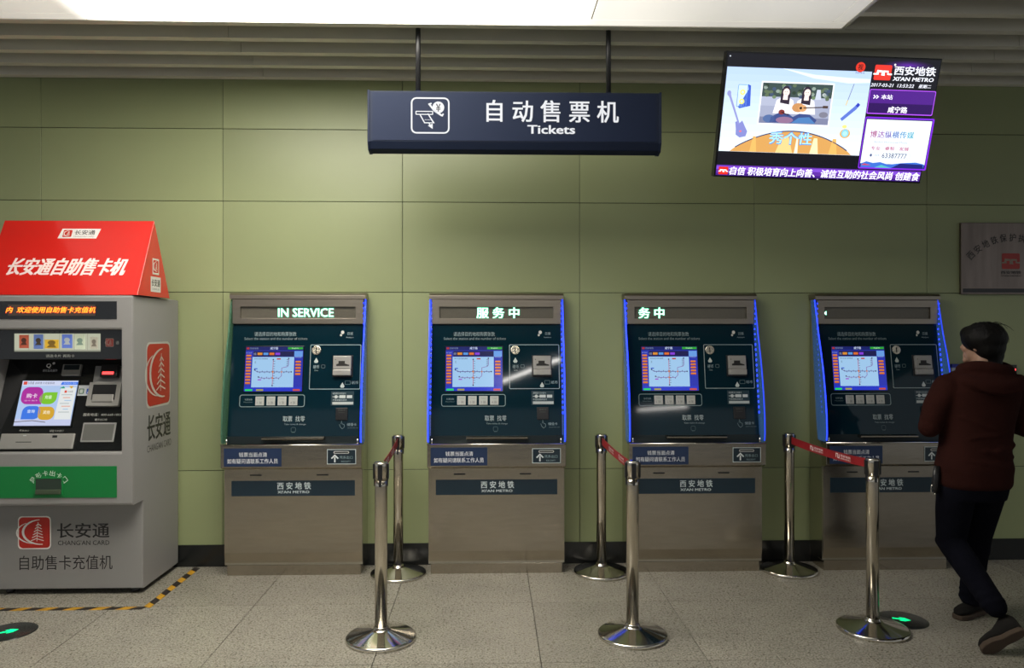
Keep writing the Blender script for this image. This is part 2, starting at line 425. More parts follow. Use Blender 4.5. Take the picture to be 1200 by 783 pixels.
# light box
lb = empty('ceiling_light', (0, 4.18, ZC), 'long white backlit light box in the slatted ceiling, glowing brightest at its middle', 'ceiling light')
X0, X1, Y1, YB = -3.4, 1.985, .0, -1.9
MB().prism([(X0, Y1, -.022), (X1, Y1, -.022), (X1, YB, -.022), (X0, YB, -.022)], (0, 0, .02)).build('backing_tray', 'tray_tan', lb)
fr = MB()
fr.box(X0, X1, -.018, .0, -.03, .05); fr.box(X1 - .018, X1, YB, -.018, -.03, .05); fr.box(X0, X0 + .018, YB, -.018, -.03, .05); fr.box(X0, X1, YB - .018, YB, -.03, .05)
fr.build('frame', 'frame_white', lb)
seams_x = [X0 + .02, -2.20, -.86, .55, X1 - .1]
for i in range(len(seams_x) - 1):
    MB().box(seams_x[i] + .004, seams_x[i + 1] - .004, YB + .02, -.10 if i != 1 else -.022, -.027, -.022).build('diffuser_panel', 'lamp', lb)
MB().box(seams_x[0], seams_x[1] - .004, -.092, -.021, -.026, -.022).build('diffuser_margin', 'lamp', lb)
MB().box(seams_x[2] + .004, X1 - .02, -.092, -.021, -.026, -.022).build('diffuser_margin', 'lamp', lb)
MB().box(seams_x[4] + .002, X1 - .02, YB + .02, -.10, -.026, -.022).build('diffuser_margin', 'lamp', lb)

# ------------------------------------------------------------------ ticket machine
def ticket_machine(cx, led, led_x, label, right_lit=True, left_lit=True):
    r = empty('ticket_machine', (cx, 4.975, 0), label, 'ticket machine', 'ticket machines along the green wall')
    # casing behind, seen from the sides
    c = MB(); c.prism_x([(.012, .07), (.215, .07), (.215, 1.855), (.19, 1.855), (.075, .90), (.012, .84)], -.452, .452)
    c.build('casing', 'stainless_side', r, bev=.003)
    MB().box(-.437, .437, .018, .20, 0, .069).build('plinth', 'stainless', r, bev=.002)
    # lower door
    d = MB(); d.prism_x([(0, .705), (0, .155), (.014, .075), (.04, .075), (.04, .705)], -.45, .45)
    door = d.build('door', 'stainless', r, bev=.002)
    for x in (-.245, .19):
        MB().box(x - .038, x + .038, -.0015, .002, .660, .669).build('slot', 'black', door)
    n = MB().box(-.402, .402, -.0022, 0, .527, .628).build('name_strip', 'navy_print', door)
    D = Decal((0, -.0024, 0), (1, 0, 0), (0, 0, 1))
    D.text('西 安 地 铁', -.105, .571, .115, .617, '#c8d4d6', bold=.02); D.text("XI'AN METRO", -.102, .545, .105, .562, '#c8d4d6', bold=.035)
    D.build('lettering', 'print', n)
    # shelf fascia
    s = MB(); s.prism_x([(-.056, .868), (.012, .868), (.012, .706), (-.02, .706), (-.056, .722)], -.455, .455)
    sh = s.build('shelf', 'stainless', r, bev=.004)
    MB().tube([(-.455, -.0525, .868), (.455, -.0525, .868)], .0065, 12).build('shelf_edge', 'chrome', sh)
    n = MB().box(-.432, -.062, -.0578, -.056, .731, .849).build('notice_sticker', 'navy_print', sh)
    D = Decal((0, -.0580, 0), (1, 0, 0), (0, 0, 1))
    D.rect(-.432, .731, -.062, .849, '#1d2f50')
    D.text('钱票当面点清', -.335, .794, -.155, .823, '#dfe2e6', bold=.006); D.text('如有疑问请联系工作人员', -.41, .750, -.085, .782, '#dfe2e6', bold=.006)
    D.build('lettering', 'print', n)
    n = MB().box(.232, .42, -.0582, -.056, .744, .842).build('receipt_outlet', 'black_gloss', sh)
    D = Decal((0, -.0584, 0), (1, 0, 0), (0, 0, 1))
    D.rect(.232, .744, .42, .842, '#b9c2c2'); D.rect(.2365, .7485, .4155, .8375, '#10242f', 1)
    D.rrect(.275, .813, .375, .829, .0078, '#c9cac6', 2); D.rrect(.279, .8165, .371, .8255, .004, '#30302e', 3)
    D.stroke([(.283, .757), (.283, .79)], .009, '#d5dcdc', 2); D.stroke([(.261, .781), (.283, .802), (.305, .781)], .009, '#d5dcdc', 3)
    D.text('凭条出口', .313, .779, .398, .798, '#8fa5a8', 2); D.text('RECEIPT', .325, .757, .385, .767, '#8fa5a8', 2)
    D.build('lettering', 'print', n)
    # trough and tray behind the shelf
    t = MB(); t.box(-.443, .443, .020, .07, .866, .916); t.build('coin_trough', 'dark_trough', r)
    tr = MB(); tr.prism_x([(-.035, .912), (-.035, .902), (-.022, .895), (.019, .897), (.019, .915), (-.02, .918)], -.2, .205); tr.build('tray_lip', 'stainless', r, bev=.0015)
    for x in (-.425, .425): MB().tube([(x, -.03, .868), (x, -.03, .905)], .006, 8).build('corner_pin', 'chrome', r)
    # tilted glass front
    y0, z0, y1, z1 = .02, .915, .135, 1.658
    V = Vector((0, y1 - y0, z1 - z0)); Ln = V.length; V.normalize(); N = Vector((0, -V.z, V.y))
    g = MB(); g.prism([(-.437, y0, z0), (.437, y0, z0), (.437, y1, z1), (-.437, y1, z1)], -N * .03)
    gl = g.build('glass_front', 'navy_glass', r)
    Pu = lambda zx: (zx - 400) / 590 * .86
    Pv = lambda zy: (710 - zy) / 510 * Ln
    O = Vector((0, y0, z0))
    def pl(): return Decal(O, (1, 0, 0), V)
    def B(zx0, zy0, zx1, zy1, h, name, m, parent=gl, bev=.002, lift=0):
        b = MB(); u0, u1, v0, v1 = Pu(zx0), Pu(zx1), Pv(zy1), Pv(zy0)
        b.prism([O + Vector((u, 0, 0)) + V * v + N * lift for u, v in ((u0, v0), (u1, v0), (u1, v1), (u0, v1))], N * h)
        return b.build(name, m, parent, bev=bev)
    D = pl(); C = '#8fa2a6'
    def tx(dd, s, a, b_, c_, e, col=C, L=1, bold=0.): dd.text(s, Pu(a), Pv(e), Pu(c_), Pv(b_), col, L, bold)
    tx(D, '请选择目的地和购票张数', 200, 236, 392, 256); tx(D, 'Select the station and the number of tickets', 155, 261, 443, 273, '#7e9196')
    tx(D, '取票  找零', 346, 619, 445, 644, '#a9b8ba'); tx(D, 'Take ticket & change', 353, 652, 450, 661, '#7e9196')
    tx(D, '召援', 625, 237, 652, 250); tx(D, 'Assistance', 620, 258, 655, 264)
    tx(D, '硬币', 474, 389, 502, 405); tx(D, 'Coins', 480, 410, 497, 416); tx(D, '纸币', 652, 462, 682, 476)
    D.outline(Pu(512), Pv(402), Pu(528), Pv(388), .004, .0025, '#5f7376', 1); D.outline(Pu(622), Pv(477), Pu(646), Pv(461), .003, .0025, '#5f7376', 1)
    tx(D, '储值卡', 636, 651, 679, 664); tx(D, 'Stored value card', 640, 669, 688, 675, '#5f7376')
    D.outline(Pu(460), Pv(498), Pu(690), Pv(296), .006, .0045, '#93a3a6', 0)
    D.outline(Pu(148), Pv(577), Pu(440), Pv(524), .014, .0045, '#7f9396', 0)
    tx(D, '购票张数', 170, 540, 205, 549, '#7e9196'); tx(D, 'Number', 166, 553, 208, 559, '#5f7376')
    D.outline(Pu(385), Pv(690), Pu(405), Pv(670), .008, .002, '#4f6468', 1); D.stroke([(Pu(388), Pv(692)), (Pu(402), Pv(692))], .002, '#4f6468', 1)
    # hand sign
    D.stroke([(Pu(609), Pv(655)), (Pu(611), Pv(640)), (Pu(615), Pv(655)), (Pu(624), Pv(658)), (Pu(624), Pv(670)), (Pu(615), Pv(677)), (Pu(606), Pv(668)), (Pu(602), Pv(656))], .0025, '#6f8387', 1)
    # drop signs
    for (a, b_) in ((487, 368), (610, 481)):
        D.poly([(Pu(a), Pv(b_ - 13)), (Pu(a - 10), Pv(b_ + 4)), (Pu(a - 6), Pv(b_ + 11)), (Pu(a + 6), Pv(b_ + 11)), (Pu(a + 10), Pv(b_ + 4))], '#b9c2bf', 1)
    # help sign and sticker
    D.ell(Pu(604), Pv(238), .011, .012, '#c9cac2', 1); D.ell(Pu(597), Pv(251), .007, .008, '#b9bab2', 1)
    D.rect(Pu(560), Pv(572), Pu(664), Pv(508), '#12303a', 0)
    tx(D, '请按图示方向插卡', 567, 513, 628, 522, '#b5c0c0'); tx(D, '不接受破损纸币', 567, 543, 632, 552, '#b5c0c0')
    D.rect(Pu(567), Pv(568), Pu(662), Pv(556), '#b4bbb8', 1)
    D.stroke([(Pu(567), Pv(533)), (Pu(600), Pv(533))], .004, '#c4cac8', 1); D.ell(Pu(583), Pv(533), .011, .011, '#c4cac8', 2)
    D.rect(Pu(598), Pv(539), Pu(626), Pv(526), '#c4cac8', 1); D.rect(Pu(632), Pv(539), Pu(656), Pv(526), '#c4cac8', 1)
    D.build('lettering', 'print', gl)
    # screen
    sc = B(161, 301, 431, 512, .004, 'screen', 'black_gloss')
    S = Decal(O + N * .0042, (1, 0, 0), V)
    q = lambda a, b_, c_, e, col, L=1: S.rect(Pu(a), Pv(e), Pu(c_), Pv(b_), col, L)
    q(165, 305, 427, 508, '#2a35b0', 0)
    q(165, 305, 427, 322, '#15206a'); q(165, 488, 427, 508, '#2436c8')
    q(169, 308, 181, 317, '#b03030', 2); S.text('西安地铁', Pu(184), Pv(317), Pu(222), Pv(308), '#8090b0', 2); S.text('咸宁路', Pu(276), Pv(318), Pu(312), Pv(306), '#c8d8f0', 2, bold=.02)
    q(357, 307, 425, 317, '#2ba82e', 2); S.text('English', Pu(375), Pv(316), Pu(405), Pv(309), '#d0f0d0', 3)
    q(200, 325, 386, 350, '#1c1c50'); q(387, 325, 425, 351, '#6aa0e8')
    S.text('线路', Pu(202), Pv(344), Pu(214), Pv(332), '#a0a8d0', 2)
    for a, cc in ((219, '#e09030'), (246, '#5a9ae8'), (273, '#e07030'), (300, '#8a40e0')): q(a, 332, a + 22, 343, cc, 2)
    q(197, 352, 387, 490, '#a3cdf2')
    S.text('热门站点', Pu(167), Pv(336), Pu(193), Pv(330), '#a0b0e0', 2); S.text('常用站点', Pu(392), Pv(356), Pu(420), Pv(350), '#a0b0e0', 2)
    for i in range(10): y = 342 + i * 13.8; q(169, y, 191, y + 9, '#e8862a', 2); q(169, y + 6, 191, y + 9, '#b8501c', 3)
    for i in range(5): y = 370 + i * 14; q(394, y, 418, y + 9, '#e8862a', 2); q(394, y + 6, 418, y + 9, '#b8501c', 3)
    q(170, 498, 203, 506, '#22e054', 2); q(220, 498, 252, 506, '#a8a040', 2); q(386, 498, 418, 506, '#d05030', 2)
    z = lambda p: [(Pu(a), Pv(b_)) for a, b_ in p]
    S.stroke(z([(292, 364), (292, 482)]), .0035, '#c05070', 3)
    S.stroke(z([(212, 413), (222, 420), (376, 420)]), .0035, '#5a3a90', 2)
    S.stroke(z([(230, 444), (240, 448), (322, 448), (332, 438), (332, 402), (358, 396), (362, 388), (362, 360)]), .0035, '#8a50a8', 2)
    for i in range(14): S.rect(Pu(222 + i * 11) - .0018, Pv(420) - (.008 if i % 2 else 0), Pu(222 + i * 11) + .0018, Pv(420) + (0 if i % 2 else .008), '#40406a', 3)
    for i in range(10): S.rect(Pu(292), Pv(372 + i * 11) - .0015, Pu(292) + .013, Pv(372 + i * 11) + .0015, '#505078', 3)
    for i in range(8): S.rect(Pu(243 + i * 11) - .0018, Pv(448) - (.008 if i % 2 else 0), Pu(243 + i * 11) + .0018, Pv(448) + (0 if i % 2 else .008), '#50406a', 3)
    for i in range(5): S.rect(Pu(362) - .013, Pv(364 + i * 7) - .0015, Pu(362), Pv(364 + i * 7) + .0015, '#505078', 3)
    for a, b_ in ((292, 364), (362, 359), (210, 411), (376, 420), (228, 443), (292, 482)): S.ell(Pu(a), Pv(b_), .005, .005, '#303050', 4, 8)
    S.ell(Pu(292), Pv(420), .006, .006, '#e08020', 4, 8); S.ell(Pu(292), Pv(448), .006, .006, '#e08020', 4, 8); S.ell(Pu(332), Pv(420), .005, .005, '#e08020', 4, 8)
    S.text('城市轨道交通线路图', Pu(204), Pv(363), Pu(266), Pv(357), '#304060', 2); q(308, 358, 326, 364, '#c04030', 2); q(225, 453, 241, 458, '#a040d0', 2); q(207, 403, 222, 408, '#4060d0', 2)
    S.text('北', Pu(208), Pv(381), Pu(214), Pv(370), '#303030', 2)
    S.build('screen_image', 'screen', sc)
    # buttons
    for i in range(4):
        a = 219 + i * 50.3
        bt = B(a, 531, a + 39, 571, .006, 'ticket_button', 'silver_pale')
        Db = Decal(O + N * .0062, (1, 0, 0), V)
        Db.text(('1 张', '2 张', '3 张', '4 张')[i], Pu(a + 8), Pv(565), Pu(a + 31), Pv(553), '#6a6c6a'); Db.text('Ticket', Pu(a + 8), Pv(545), Pu(a + 31), Pv(538), '#8a8c8a')
        Db.build('lettering', 'print', bt)
    # coin slot
    cn = MB(); cc = O + Vector((Pu(487), 0, 0)) + V * Pv(321)
    pts = [cc + Vector((math.cos(2 * math.pi * i / 24) * .031, 0, 0)) + V * math.sin(2 * math.pi * i / 24) * .031 for i in range(24)]
    cn.prism(pts, N * .008); cs = cn.build('coin_slot', 'coin', gl, bev=.003)
    Dc = Decal(cc + N * .0085, (1, 0, 0), V); Dc.rect(-.0035, -.017, .0035, .017, '#15130f'); Dc.build('slot', 'print', cs)
    # banknote unit
    bz = B(563, 345, 656, 443, .006, 'banknote_unit', 'black')
    B(568, 349, 651, 410, .022, 'face_plate', 'silver', bz, .004, .006)
    B(568, 411, 651, 438, .030, 'lower_lip', 'silver', bz, .005, .006)
    Dn = Decal(O + N * .0282, (1, 0, 0), V)
    Dn.poly(z([(583, 395), (583, 387), (593, 384), (593, 372), (622, 372), (622, 384), (642, 390), (642, 395)]), '#15130f'); Dn.ell(Pu(579), Pv(366), .003, .003, '#302820'); Dn.build('note_slot', 'print', bz)
    # card reader
    cr = B(585, 583, 638, 637, .010, 'card_reader', 'black')
    Dr = Decal(O + N * .0102, (1, 0, 0), V); Dr.text('请刷卡', Pu(594), Pv(597), Pu(628), Pv(589), '#505450'); Dr.rect(Pu(597), Pv(606), Pu(625), Pv(603), '#3a3c3a'); Dr.build('lettering', 'print', cr)
    # header with LED window
    h = MB(); h.plate_hole(-.437, .437, 1.660, 1.824, -.385, .385, 1.697, 1.775, .118, .185)
    hd = h.build('header', 'header', r, bev=.002)
    wn = MB().box(-.385, .385, .134, .17, 1.697, 1.775).build('led_window', 'header_window', hd)
    if led:
        Dl = Decal((0, .1335, 0), (1, 0, 0), (0, 0, 1)); body, a, b_, va, vb = led
        Dl.text(body, a - .003, va - .003, b_ + .003, vb + .003, '#0f9a6a', 0, bold=.07); Dl.text(body, a, va, b_, vb, '#d8fff0', 1, bold=.02); Dl.build('led_text', 'led', wn)
    cp = MB(); cp.prism_x([(.112, 1.826), (.112, 1.852), (.130, 1.868), (.22, 1.868), (.22, 1.826)], -.455, .455); cp.build('cap', 'header', r, bev=.002)
    # acrylic side fins with LED strips
    prof = [(.155, 1.838), (.138, 1.825), (.118, 1.76), (.075, 1.59), (.033, 1.46), (.003, 1.35), (-.030, 1.19), (-.050, 1.05), (-.055, .93), (-.048, .885), (-.03, .874), (.075, .874), (.10, 1.0), (.19, 1.838)]
    for sgn, lit in ((-1, left_lit), (1, right_lit)):
        f = MB(); x = sgn * .449; f.prism_x(prof, x - .005, x + .005); fo = f.build('side_fin', 'fin_lit' if lit else 'fin', r)
        ed = MB(); ed.tube([(x, y - .001, z_) for y, z_ in prof[1:10]], .0045, 6)
        if lit: 
            e = ed.build('edge_glow', 'led_blue' if (sgn > 0 and cx < 1) or (sgn < 0) else 'led_blue_dim', fo)
            bd = MB(); x2 = sgn * .4415
            for i in range(22):
                z_ = 1.80 - i * .035; y_ = .110 if z_ > 1.66 else (.02 + (z_ - .915) / .743 * .115) - .010
                bd.ball((x2, y_, z_), .0045, .0045, .006 if i < 8 else .009, 8)
            k = bd.build('led_strip', 'led_blue', fo); k['kind'] = 'stuff'
    return r

ticket_machine(-1.296, ('IN SERVICE', -.137, .235, 1.708, 1.764), None, 'stainless ticket machine whose header display reads IN SERVICE, nearest the grey card kiosk', left_lit=False)
ticket_machine(.040, ('服 务 中', -.135, .155, 1.700, 1.771), None, 'stainless ticket machine with three green characters mid header, second from the kiosk')
ticket_machine(1.366, ('务 中', -.355, -.178, 1.700, 1.771), None, 'stainless ticket machine with two green characters at header left, third from the kiosk')
m4 = ticket_machine(2.662, ('◄', -.384, -.366, 1.722, 1.748), None, 'stainless ticket machine with almost blank header display, beside the man in maroon hoodie'); m4.scale.x = .96

# ------------------------------------------------------------------ card kiosk
k = empty('card_kiosk', (-2.58, 4.66, 0), 'large grey card vending kiosk with green band, touch screen and red logos', 'card kiosk')
lo = MB(); lo.box(-.45, .45, 0, .515, .035, .60)
body = MB(); body.plate_hole(-.45, .45, .572, 1.822, -.40, .385, .892, 1.618, -.13, .22); body.box(-.45, .45, .221, .515, .601, 1.822)
lower = lo.build('lower_cabinet', 'kiosk', k, bev=.006)
upper = body.build('upper_cabinet', 'kiosk', k, bev=.012)
for x in (-.4535, .4495):
    MB().prism_x([(-.128, .574), (-.128, 1.818), (.514, 1.818), (.514, .035), (.002, .035), (.002, .574)], x, x + .004).build('side_panel', 'kiosk', k, bev=.001)
for x in (-.38, .38):
    for y in (.06, .45): MB().lathe([(.022, 0), (.026, .01), (.018, .04)], (x, y, 0), 12).build('foot', 'black', k)
bar = MB().box(-.42, .359, -.133, -.128, 1.681, 1.787).build('display_bar', 'black_gloss', upper)
D = Decal((0, -.1332, 0), (1, 0, 0), (0, 0, 1))
D.rect(-.275, 1.701, .234, 1.767, '#4a3c33'); D.build('display_window', 'print_gloss', bar)
D = Decal((0, -.1338, 0), (1, 0, 0), (0, 0, 1))
LT = '内  欢迎使用自助售卡充值机'
D.text(LT, -.284, 1.716, .239, 1.755, '#c01804', 0, bold=.05, shear=.3); D.text(LT, -.282, 1.719, .237, 1.752, '#ffb030', 1, bold=.0, shear=.3); D.build('led_text', 'led', bar)
# recess
hb = MB(); hb.box(-.40, .385, -.09, .215, 1.44, 1.617); header_k = hb.build('card_display', 'black_gloss', k, bev=.002)
D = Decal((0, -.0905, 1.44), (1, 0, 0), (0, 0, 1))
D.rect(-.264, .047, .243, .155, '#b9bba4'); D.rect(-.264, .047, .243, .056, '#8f9180', 1)
for a in (-.18, -.09, 0, .088, .165): D.rect(a, .047, a + .003, .155, '#9a9c88', 1)
D.build('display_case', 'screen', header_k)
cards = [(-.234, .147, -.179, .068, '#a8503a', '#5a3428'), (-.149, .15, -.094, .063, '#5a70a8', '#4a4030'), (-.084, .119, -.003, .066, '#c8a030', '#8a6a28'), (.017, .15, .077, .068, '#5a72c0', '#c0c8d0'), (.092, .15, .153, .063, '#b8c0a8', '#88a090'), (.183, .134, .228, .063, '#a8a494', '#80786c')]
for a, b_, c_, e, c1, c2 in cards:
    cd = MB().box(a, c_, -.094, -.0914, 1.44 + e, 1.44 + b_).build('sample_card', mat('card_face', c1, .4, emit=.35), header_k)
    Dd = Decal((0, -.0942, 1.44), (1, 0, 0), (0, 0, 1)); mx, my = (a + c_) / 2, (b_ + e) / 2
    Dd.ell(mx, my + .008, (c_ - a) * .28, .014, c2); Dd.poly([(mx - (c_ - a) * .35, my - .02), (mx + (c_ - a) * .35, my - .02), (mx + .004, my + .01)], c2, 1); Dd.build('picture', 'print', cd)
D = Decal((0, -.0905, 1.44), (1, 0, 0), (0, 0, 1)); card_logo(D, .274, .078, .319, .124, 0, '#7a2420', '#8a8a80'); D.text('通', .333, .09, .352, .11, '#7a7a74'); D.text('销售卡样', -.06, .160, .06, .170, '#5a5e5a')
D.text('请选卡片 再购卡', -.08, .012, .09, .03, '#9a9c96'); D.build('lettering', 'print', header_k)
# sloping control panel
y0, z0, y1, z1 = -.11, .895, .085, 1.455
V = Vector((0, y1 - y0, z1 - z0)).normalized(); N = Vector((0, -V.z, V.y)); O = Vector((0, -.11, .90))
cp = MB(); cp.prism([(-.399, y0, z0), (.384, y0, z0), (.384, y1, z1), (-.399, y1, z1)], (0, .10, 0)); ctl = cp.build('control_panel', 'black_gloss', k)
def KB(u0, v0, u1, v1, h, name, m, parent=ctl, bev=.003, lift=0):
    b = MB(); b.prism([O + Vector((u, 0, 0)) + V * v + N * lift for u, v in ((u0, v0), (u1, v0), (u1, v1), (u0, v1))], N * h); return b.build(name, m, parent, bev=bev)
sc = KB(-.292, .139, .057, .433, .006, 'touch_screen', 'black_gloss')
S = Decal(O + N * .0062, (1, 0, 0), V)
S.rect(-.284, .147, .051, .427, '#b4cdf4'); S.rect(-.284, .147, .051, .19, '#c9d0f0', 1); S.rect(-.284, .395, .051, .427, '#d5ddf8', 1)
S.rect(-.276, .402, -.254, .422, '#e05040', 2); S.text('长安通', -.25, .404, -.214, .421, '#404050', 2); S.text('自助售卡充值系统', -.205, .405, -.09, .419, '#505068', 2)
S.poly([(-.052, .401), (.051, .401), (.051, .419), (-.044, .419)], '#3a7af0', 2); S.text('2017-03-21 13:53', -.035, .405, .04, .415, '#d8e8ff', 3)
def leaf(u0, v0, u1, v1, r1, flip, c):
    pts = S.rr(u0, v0, u1, v1, r1, 5)
    n = 6
    corners = [(u1, v1), (u0, v1), (u0, v0), (u1, v0)]; out = []
    for i in range(4): out += [corners[i]] if i == flip else pts[i * n:(i + 1) * n]
    S.poly(out, c, 2)
leaf(-.274, .279, -.146, .387, .04, 2 + 1, '#b02fa0'); leaf(-.163, .279, -.06, .354, .04, 0, '#7fc832'); leaf(-.25, .186, -.142, .268, .035, 2, '#3f7ae8'); leaf(-.155, .182, -.057, .264, .035, 1, '#d8a832')
S.text('购卡', -.243, .318, -.178, .346, '#f8e0f8', 3, bold=.02); S.text('选卡 购卡', -.25, .298, -.17, .306, '#f0c8f0', 3); S.text('充值', -.132, .312, -.09, .335, '#e8ffd8', 3, bold=.02)
S.text('查询', -.22, .225, -.175, .246, '#d8e8ff', 3, bold=.02); S.text('其他', -.125, .218, -.083, .24, '#fff4d0', 3, bold=.02)
S.stroke([(-.284, .17), (-.18, .178), (-.10, .168)], .004, '#5a4a48', 3)
S.poly([(-.053, .185), (.045, .185), (.047, .384), (-.045, .384)], '#e8ecec', 2); S.rect(-.02, .35, -.006, .365, '#e05040', 3); S.text('长安通', 0, .352, .03, .364, '#505050', 3)
for i in range(7): S.rect(-.035 + .012 * (i % 3), .335 - i * .018, .03 - .01 * (i % 2), .341 - i * .018, ('#c0c8c8', '#e8b0a0', '#b0cce8')[i % 3], 3)
S.poly([(-.055, .378), (-.03, .392), (-.02, .378)], '#20a080', 3); S.poly([(0, .392), (.03, .392), (.018, .376)], '#e0b030', 3); S.build('screen_image', 'screen', sc)
KB(.132, .262, .326, .412, .03, 'banknote_bezel', 'silver'); 
u = KB(.160, .30, .30, .395, .034, 'banknote_mouth', 'black', bev=.001)
KB(.165, .285, .295, .335, .037, 'banknote_ramp', 'silver', bev=.006)
KB(.141, .415, .345, .520, .012, 'bezel_column', 'kiosk_dark', bev=.002)
rb = KB(.196, .44, .297, .517, .05, 'indicator_box', 'black')
KB(.21, .454, .278, .472, .002, 'red_light', 'red_glow', rb, .0005, .0503)
st = KB(.052, .334, .148, .399, .001, 'pay_sticker', 'white_plastic', bev=0)
D = Decal(O + N * .0012, (1, 0, 0), V); D.rrect(.062, .345, .093, .378, .004, '#3f6a50'); D.rect(.068, .35, .087, .373, '#c8d0c8', 1); D.rrect(.108, .345, .139, .378, .004, '#2f5ab8'); D.text('人', .112, .349, .135, .374, '#e8f0ff', 1, bold=.03); D.build('lettering', 'print', st)
KB(-.054, .457, .058, .529, .02, 'receipt_unit', 'silver')
KB(-.045, .492, .05, .525, .022, 'receipt_mouth', 'dark_trough')
KB(-.342, .005, .092, .099, .014, 'card_tray', 'silver', bev=.006)
D = Decal(O + N * .0145, (1, 0, 0), V); D.rect(-.246, .044, -.154, .049, '#3c3c3a'); D.rect(-.037, .072, -.008, .086, '#161616'); D.rect(-.21, .083, -.19, .088, '#c8ccc8'); D.build('tray_marks', 'print', ctl)
KB(.126, .046, .324, .165, .008, 'change_pocket', 'kiosk_dark', bev=.006); KB(.134, .054, .316, .157, .0085, 'pocket_hollow', mat('pocket_grey', '#5c5c58', .6), bev=.003)
D = Decal(O + N * .001, (1, 0, 0), V); D.text('服务电话：400-668-1883', .114, .206, .341, .224, '#a8a8a0'); D.text('硬币出口处', .189, .177, .263, .191, '#9a9a94'); D.text('凭条出口', -.246, .112, -.19, .125, '#9a9a94'); D.text('储值卡充值口', -.067, .109, .014, .123, '#9a9a94')
D.text('Q', -.165, .508, -.135, .538, '#d8d8d8', bold=.03); D.ell(-.122, .54, .008, .008, '#c8c8c8'); D.text('请在此处操作', -.181, .485, -.092, .502, '#c8c8c8'); D.build('lettering', 'print', ctl)
# green band
gb = MB().box(-.40, .359, -.134, -.128, .621, .807).build('green_band', 'green_panel', upper)
hole = MB(); hole.plate_hole(-.118, .047, .636, .742, -.11, .039, .643, .735, -.142, -.134); hp = hole.build('card_outlet', 'green_panel', gb, bev=.002)
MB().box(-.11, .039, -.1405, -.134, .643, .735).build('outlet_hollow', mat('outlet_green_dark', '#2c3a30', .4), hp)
MB().box(-.108, .037, -.150, -.134, .644, .672).build('outlet_lip', mat('outlet_lip_green', '#46523f', .3), hp, bev=.004)
D = Decal((0, -.1345, 0), (1, 0, 0), (0, 0, 1)); cx_, cz_, rr_ = -.036, .665, .115
for i, ch in enumerate('异形卡出卡口'):
    a = R(90 + (2.5 - i) * 21); px_, pz_ = cx_ + rr_ * math.cos(a), cz_ + rr_ * .9 * math.sin(a); th = a - math.pi / 2
    D.text(ch, -.016, -.016, .016, .016, '#d8ecd8', bold=.01, f=lambda u_, v_, px_=px_, pz_=pz_, th=th: (px_ + u_ * math.cos(th) - v_ * math.sin(th), pz_ + u_ * math.sin(th) + v_ * math.cos(th)))
D.build('lettering', 'print', gb)
D = Decal((0, -.0008, 0), (1, 0, 0), (0, 0, 1)); card_logo(D, -.292, .287, -.107, .475)
D.text('长安通', -.064, .348, .251, .437, '#2c2b2c', bold=.02); D.text("CHANG'AN CARD", -.059, .303, .251, .332, '#3c3a3a'); D.text('自助售卡充值机', -.289, .154, .269, .241, '#343233'); D.build('lettering', 'print', lower)
D = Decal((.4538, 0, 0), (0, 1, 0), (0, 0, 1)); card_logo(D, .05, 1.14, .375, 1.53, 0, '#a82418', '#b0b0a6'); D.text('长安通', .05, .925, .39, 1.085, '#222220', bold=.02); D.text("CHANG'AN CARD", .05, .855, .40, .90, '#3c3b38'); D.build('side_lettering', 'print', k)
# folded red sign on the kiosk
sg = empty('red_sign', (-2.57, 4.66, 1.825), 'glossy red folded card sign with white lettering standing on the grey kiosk', 'sign')
yf, yb, ya, za = -.12, .33, .105, .475
card = MB().prism_x([(yf, 0), (yb, 0), (ya, za)], -.455, .465).build('folded_card', 'red_card', sg, bev=.002)
V = Vector((0, ya - yf, za)); Ln = V.length; V.normalize()
D = Decal((0, yf, 0), (1, 0, 0), V)
D.poly([(-.10, .395), (.135, .395), (.15, .465), (-.085, .465)], '#e4e0dc'); 
card_logo(D, -.075, .404, -.02, .456, 1); D.text('长安通', -.005, .422, .12, .455, '#403c3c', 1, bold=.02); D.text("CHANG'AN CARD", -.005, .404, .12, .414, '#6a6464', 1)
D.text('长安通自助售卡机', -.345, .135, .365, .252, '#f0dcd8', 0, bold=.035, shear=.22); D.build('lettering', 'print_gloss', card)
D = Decal((.466, 0, 0), (0, 1, 0), (0, 0, 1)); D.rect(.075, .14, .165, .24, '#d8d4cc'); card_logo(D, .083, .15, .157, .23, 1); D.rect(.05, .03, .19, .125, '#d8d4cc'); D.text('长安通', .06, .065, .18, .11, '#403c3c', 1, bold=.02); D.text('CHANG AN', .07, .042, .17, .055, '#6a6464', 1); D.build('side_lettering', 'print_gloss', card)

# ------------------------------------------------------------------ hanging ticket sign
hs = empty('ticket_sign', (.139, 4.3, 2.62), 'long navy hanging sign with white Chinese lettering and the word Tickets', 'sign')
W2 = .829
MB().prism_x([(-.07, .338), (.07, .338), (.07, .055), (.05, .015), (.0, 0), (-.05, .015), (-.07, .055)], -W2, W2).build('sign_box', 'sign', hs, bev=.003)
fc = MB().box(-W2 + .028, W2 - .028, -.073, -.068, .06, .326).build('face_panel', 'sign_face', hs)
for x in (-W2, W2 - .012): MB().prism_x([(-.074, .342), (.074, .342), (.074, .05), (.052, .008), (.0, -.004), (-.052, .008), (-.074, .05)], x, x + .012).build('end_cap', 'sign', hs, bev=.002)
D = Decal((0, -.0735, 0), (1, 0, 0), (0, 0, 1)); WH = '#f4f6fa'
SX = lambda x: (x - 592) / 1100 * (2 * W2); SZ = lambda y: .338 - (y - 72) / 222 * .338   # layout of the printed face
P = lambda pts: [(SX(a), SZ(b)) for a, b in pts]
D.outline(SX(206), SZ(227), SX(344), SZ(99), .026, .0085, WH)
D.outline(SX(222), SZ(159), SX(284), SZ(148), .002, .005, WH); D.stroke(P([(236, 158), (254, 190), (288, 190), (266, 156)]), .006, WH); 
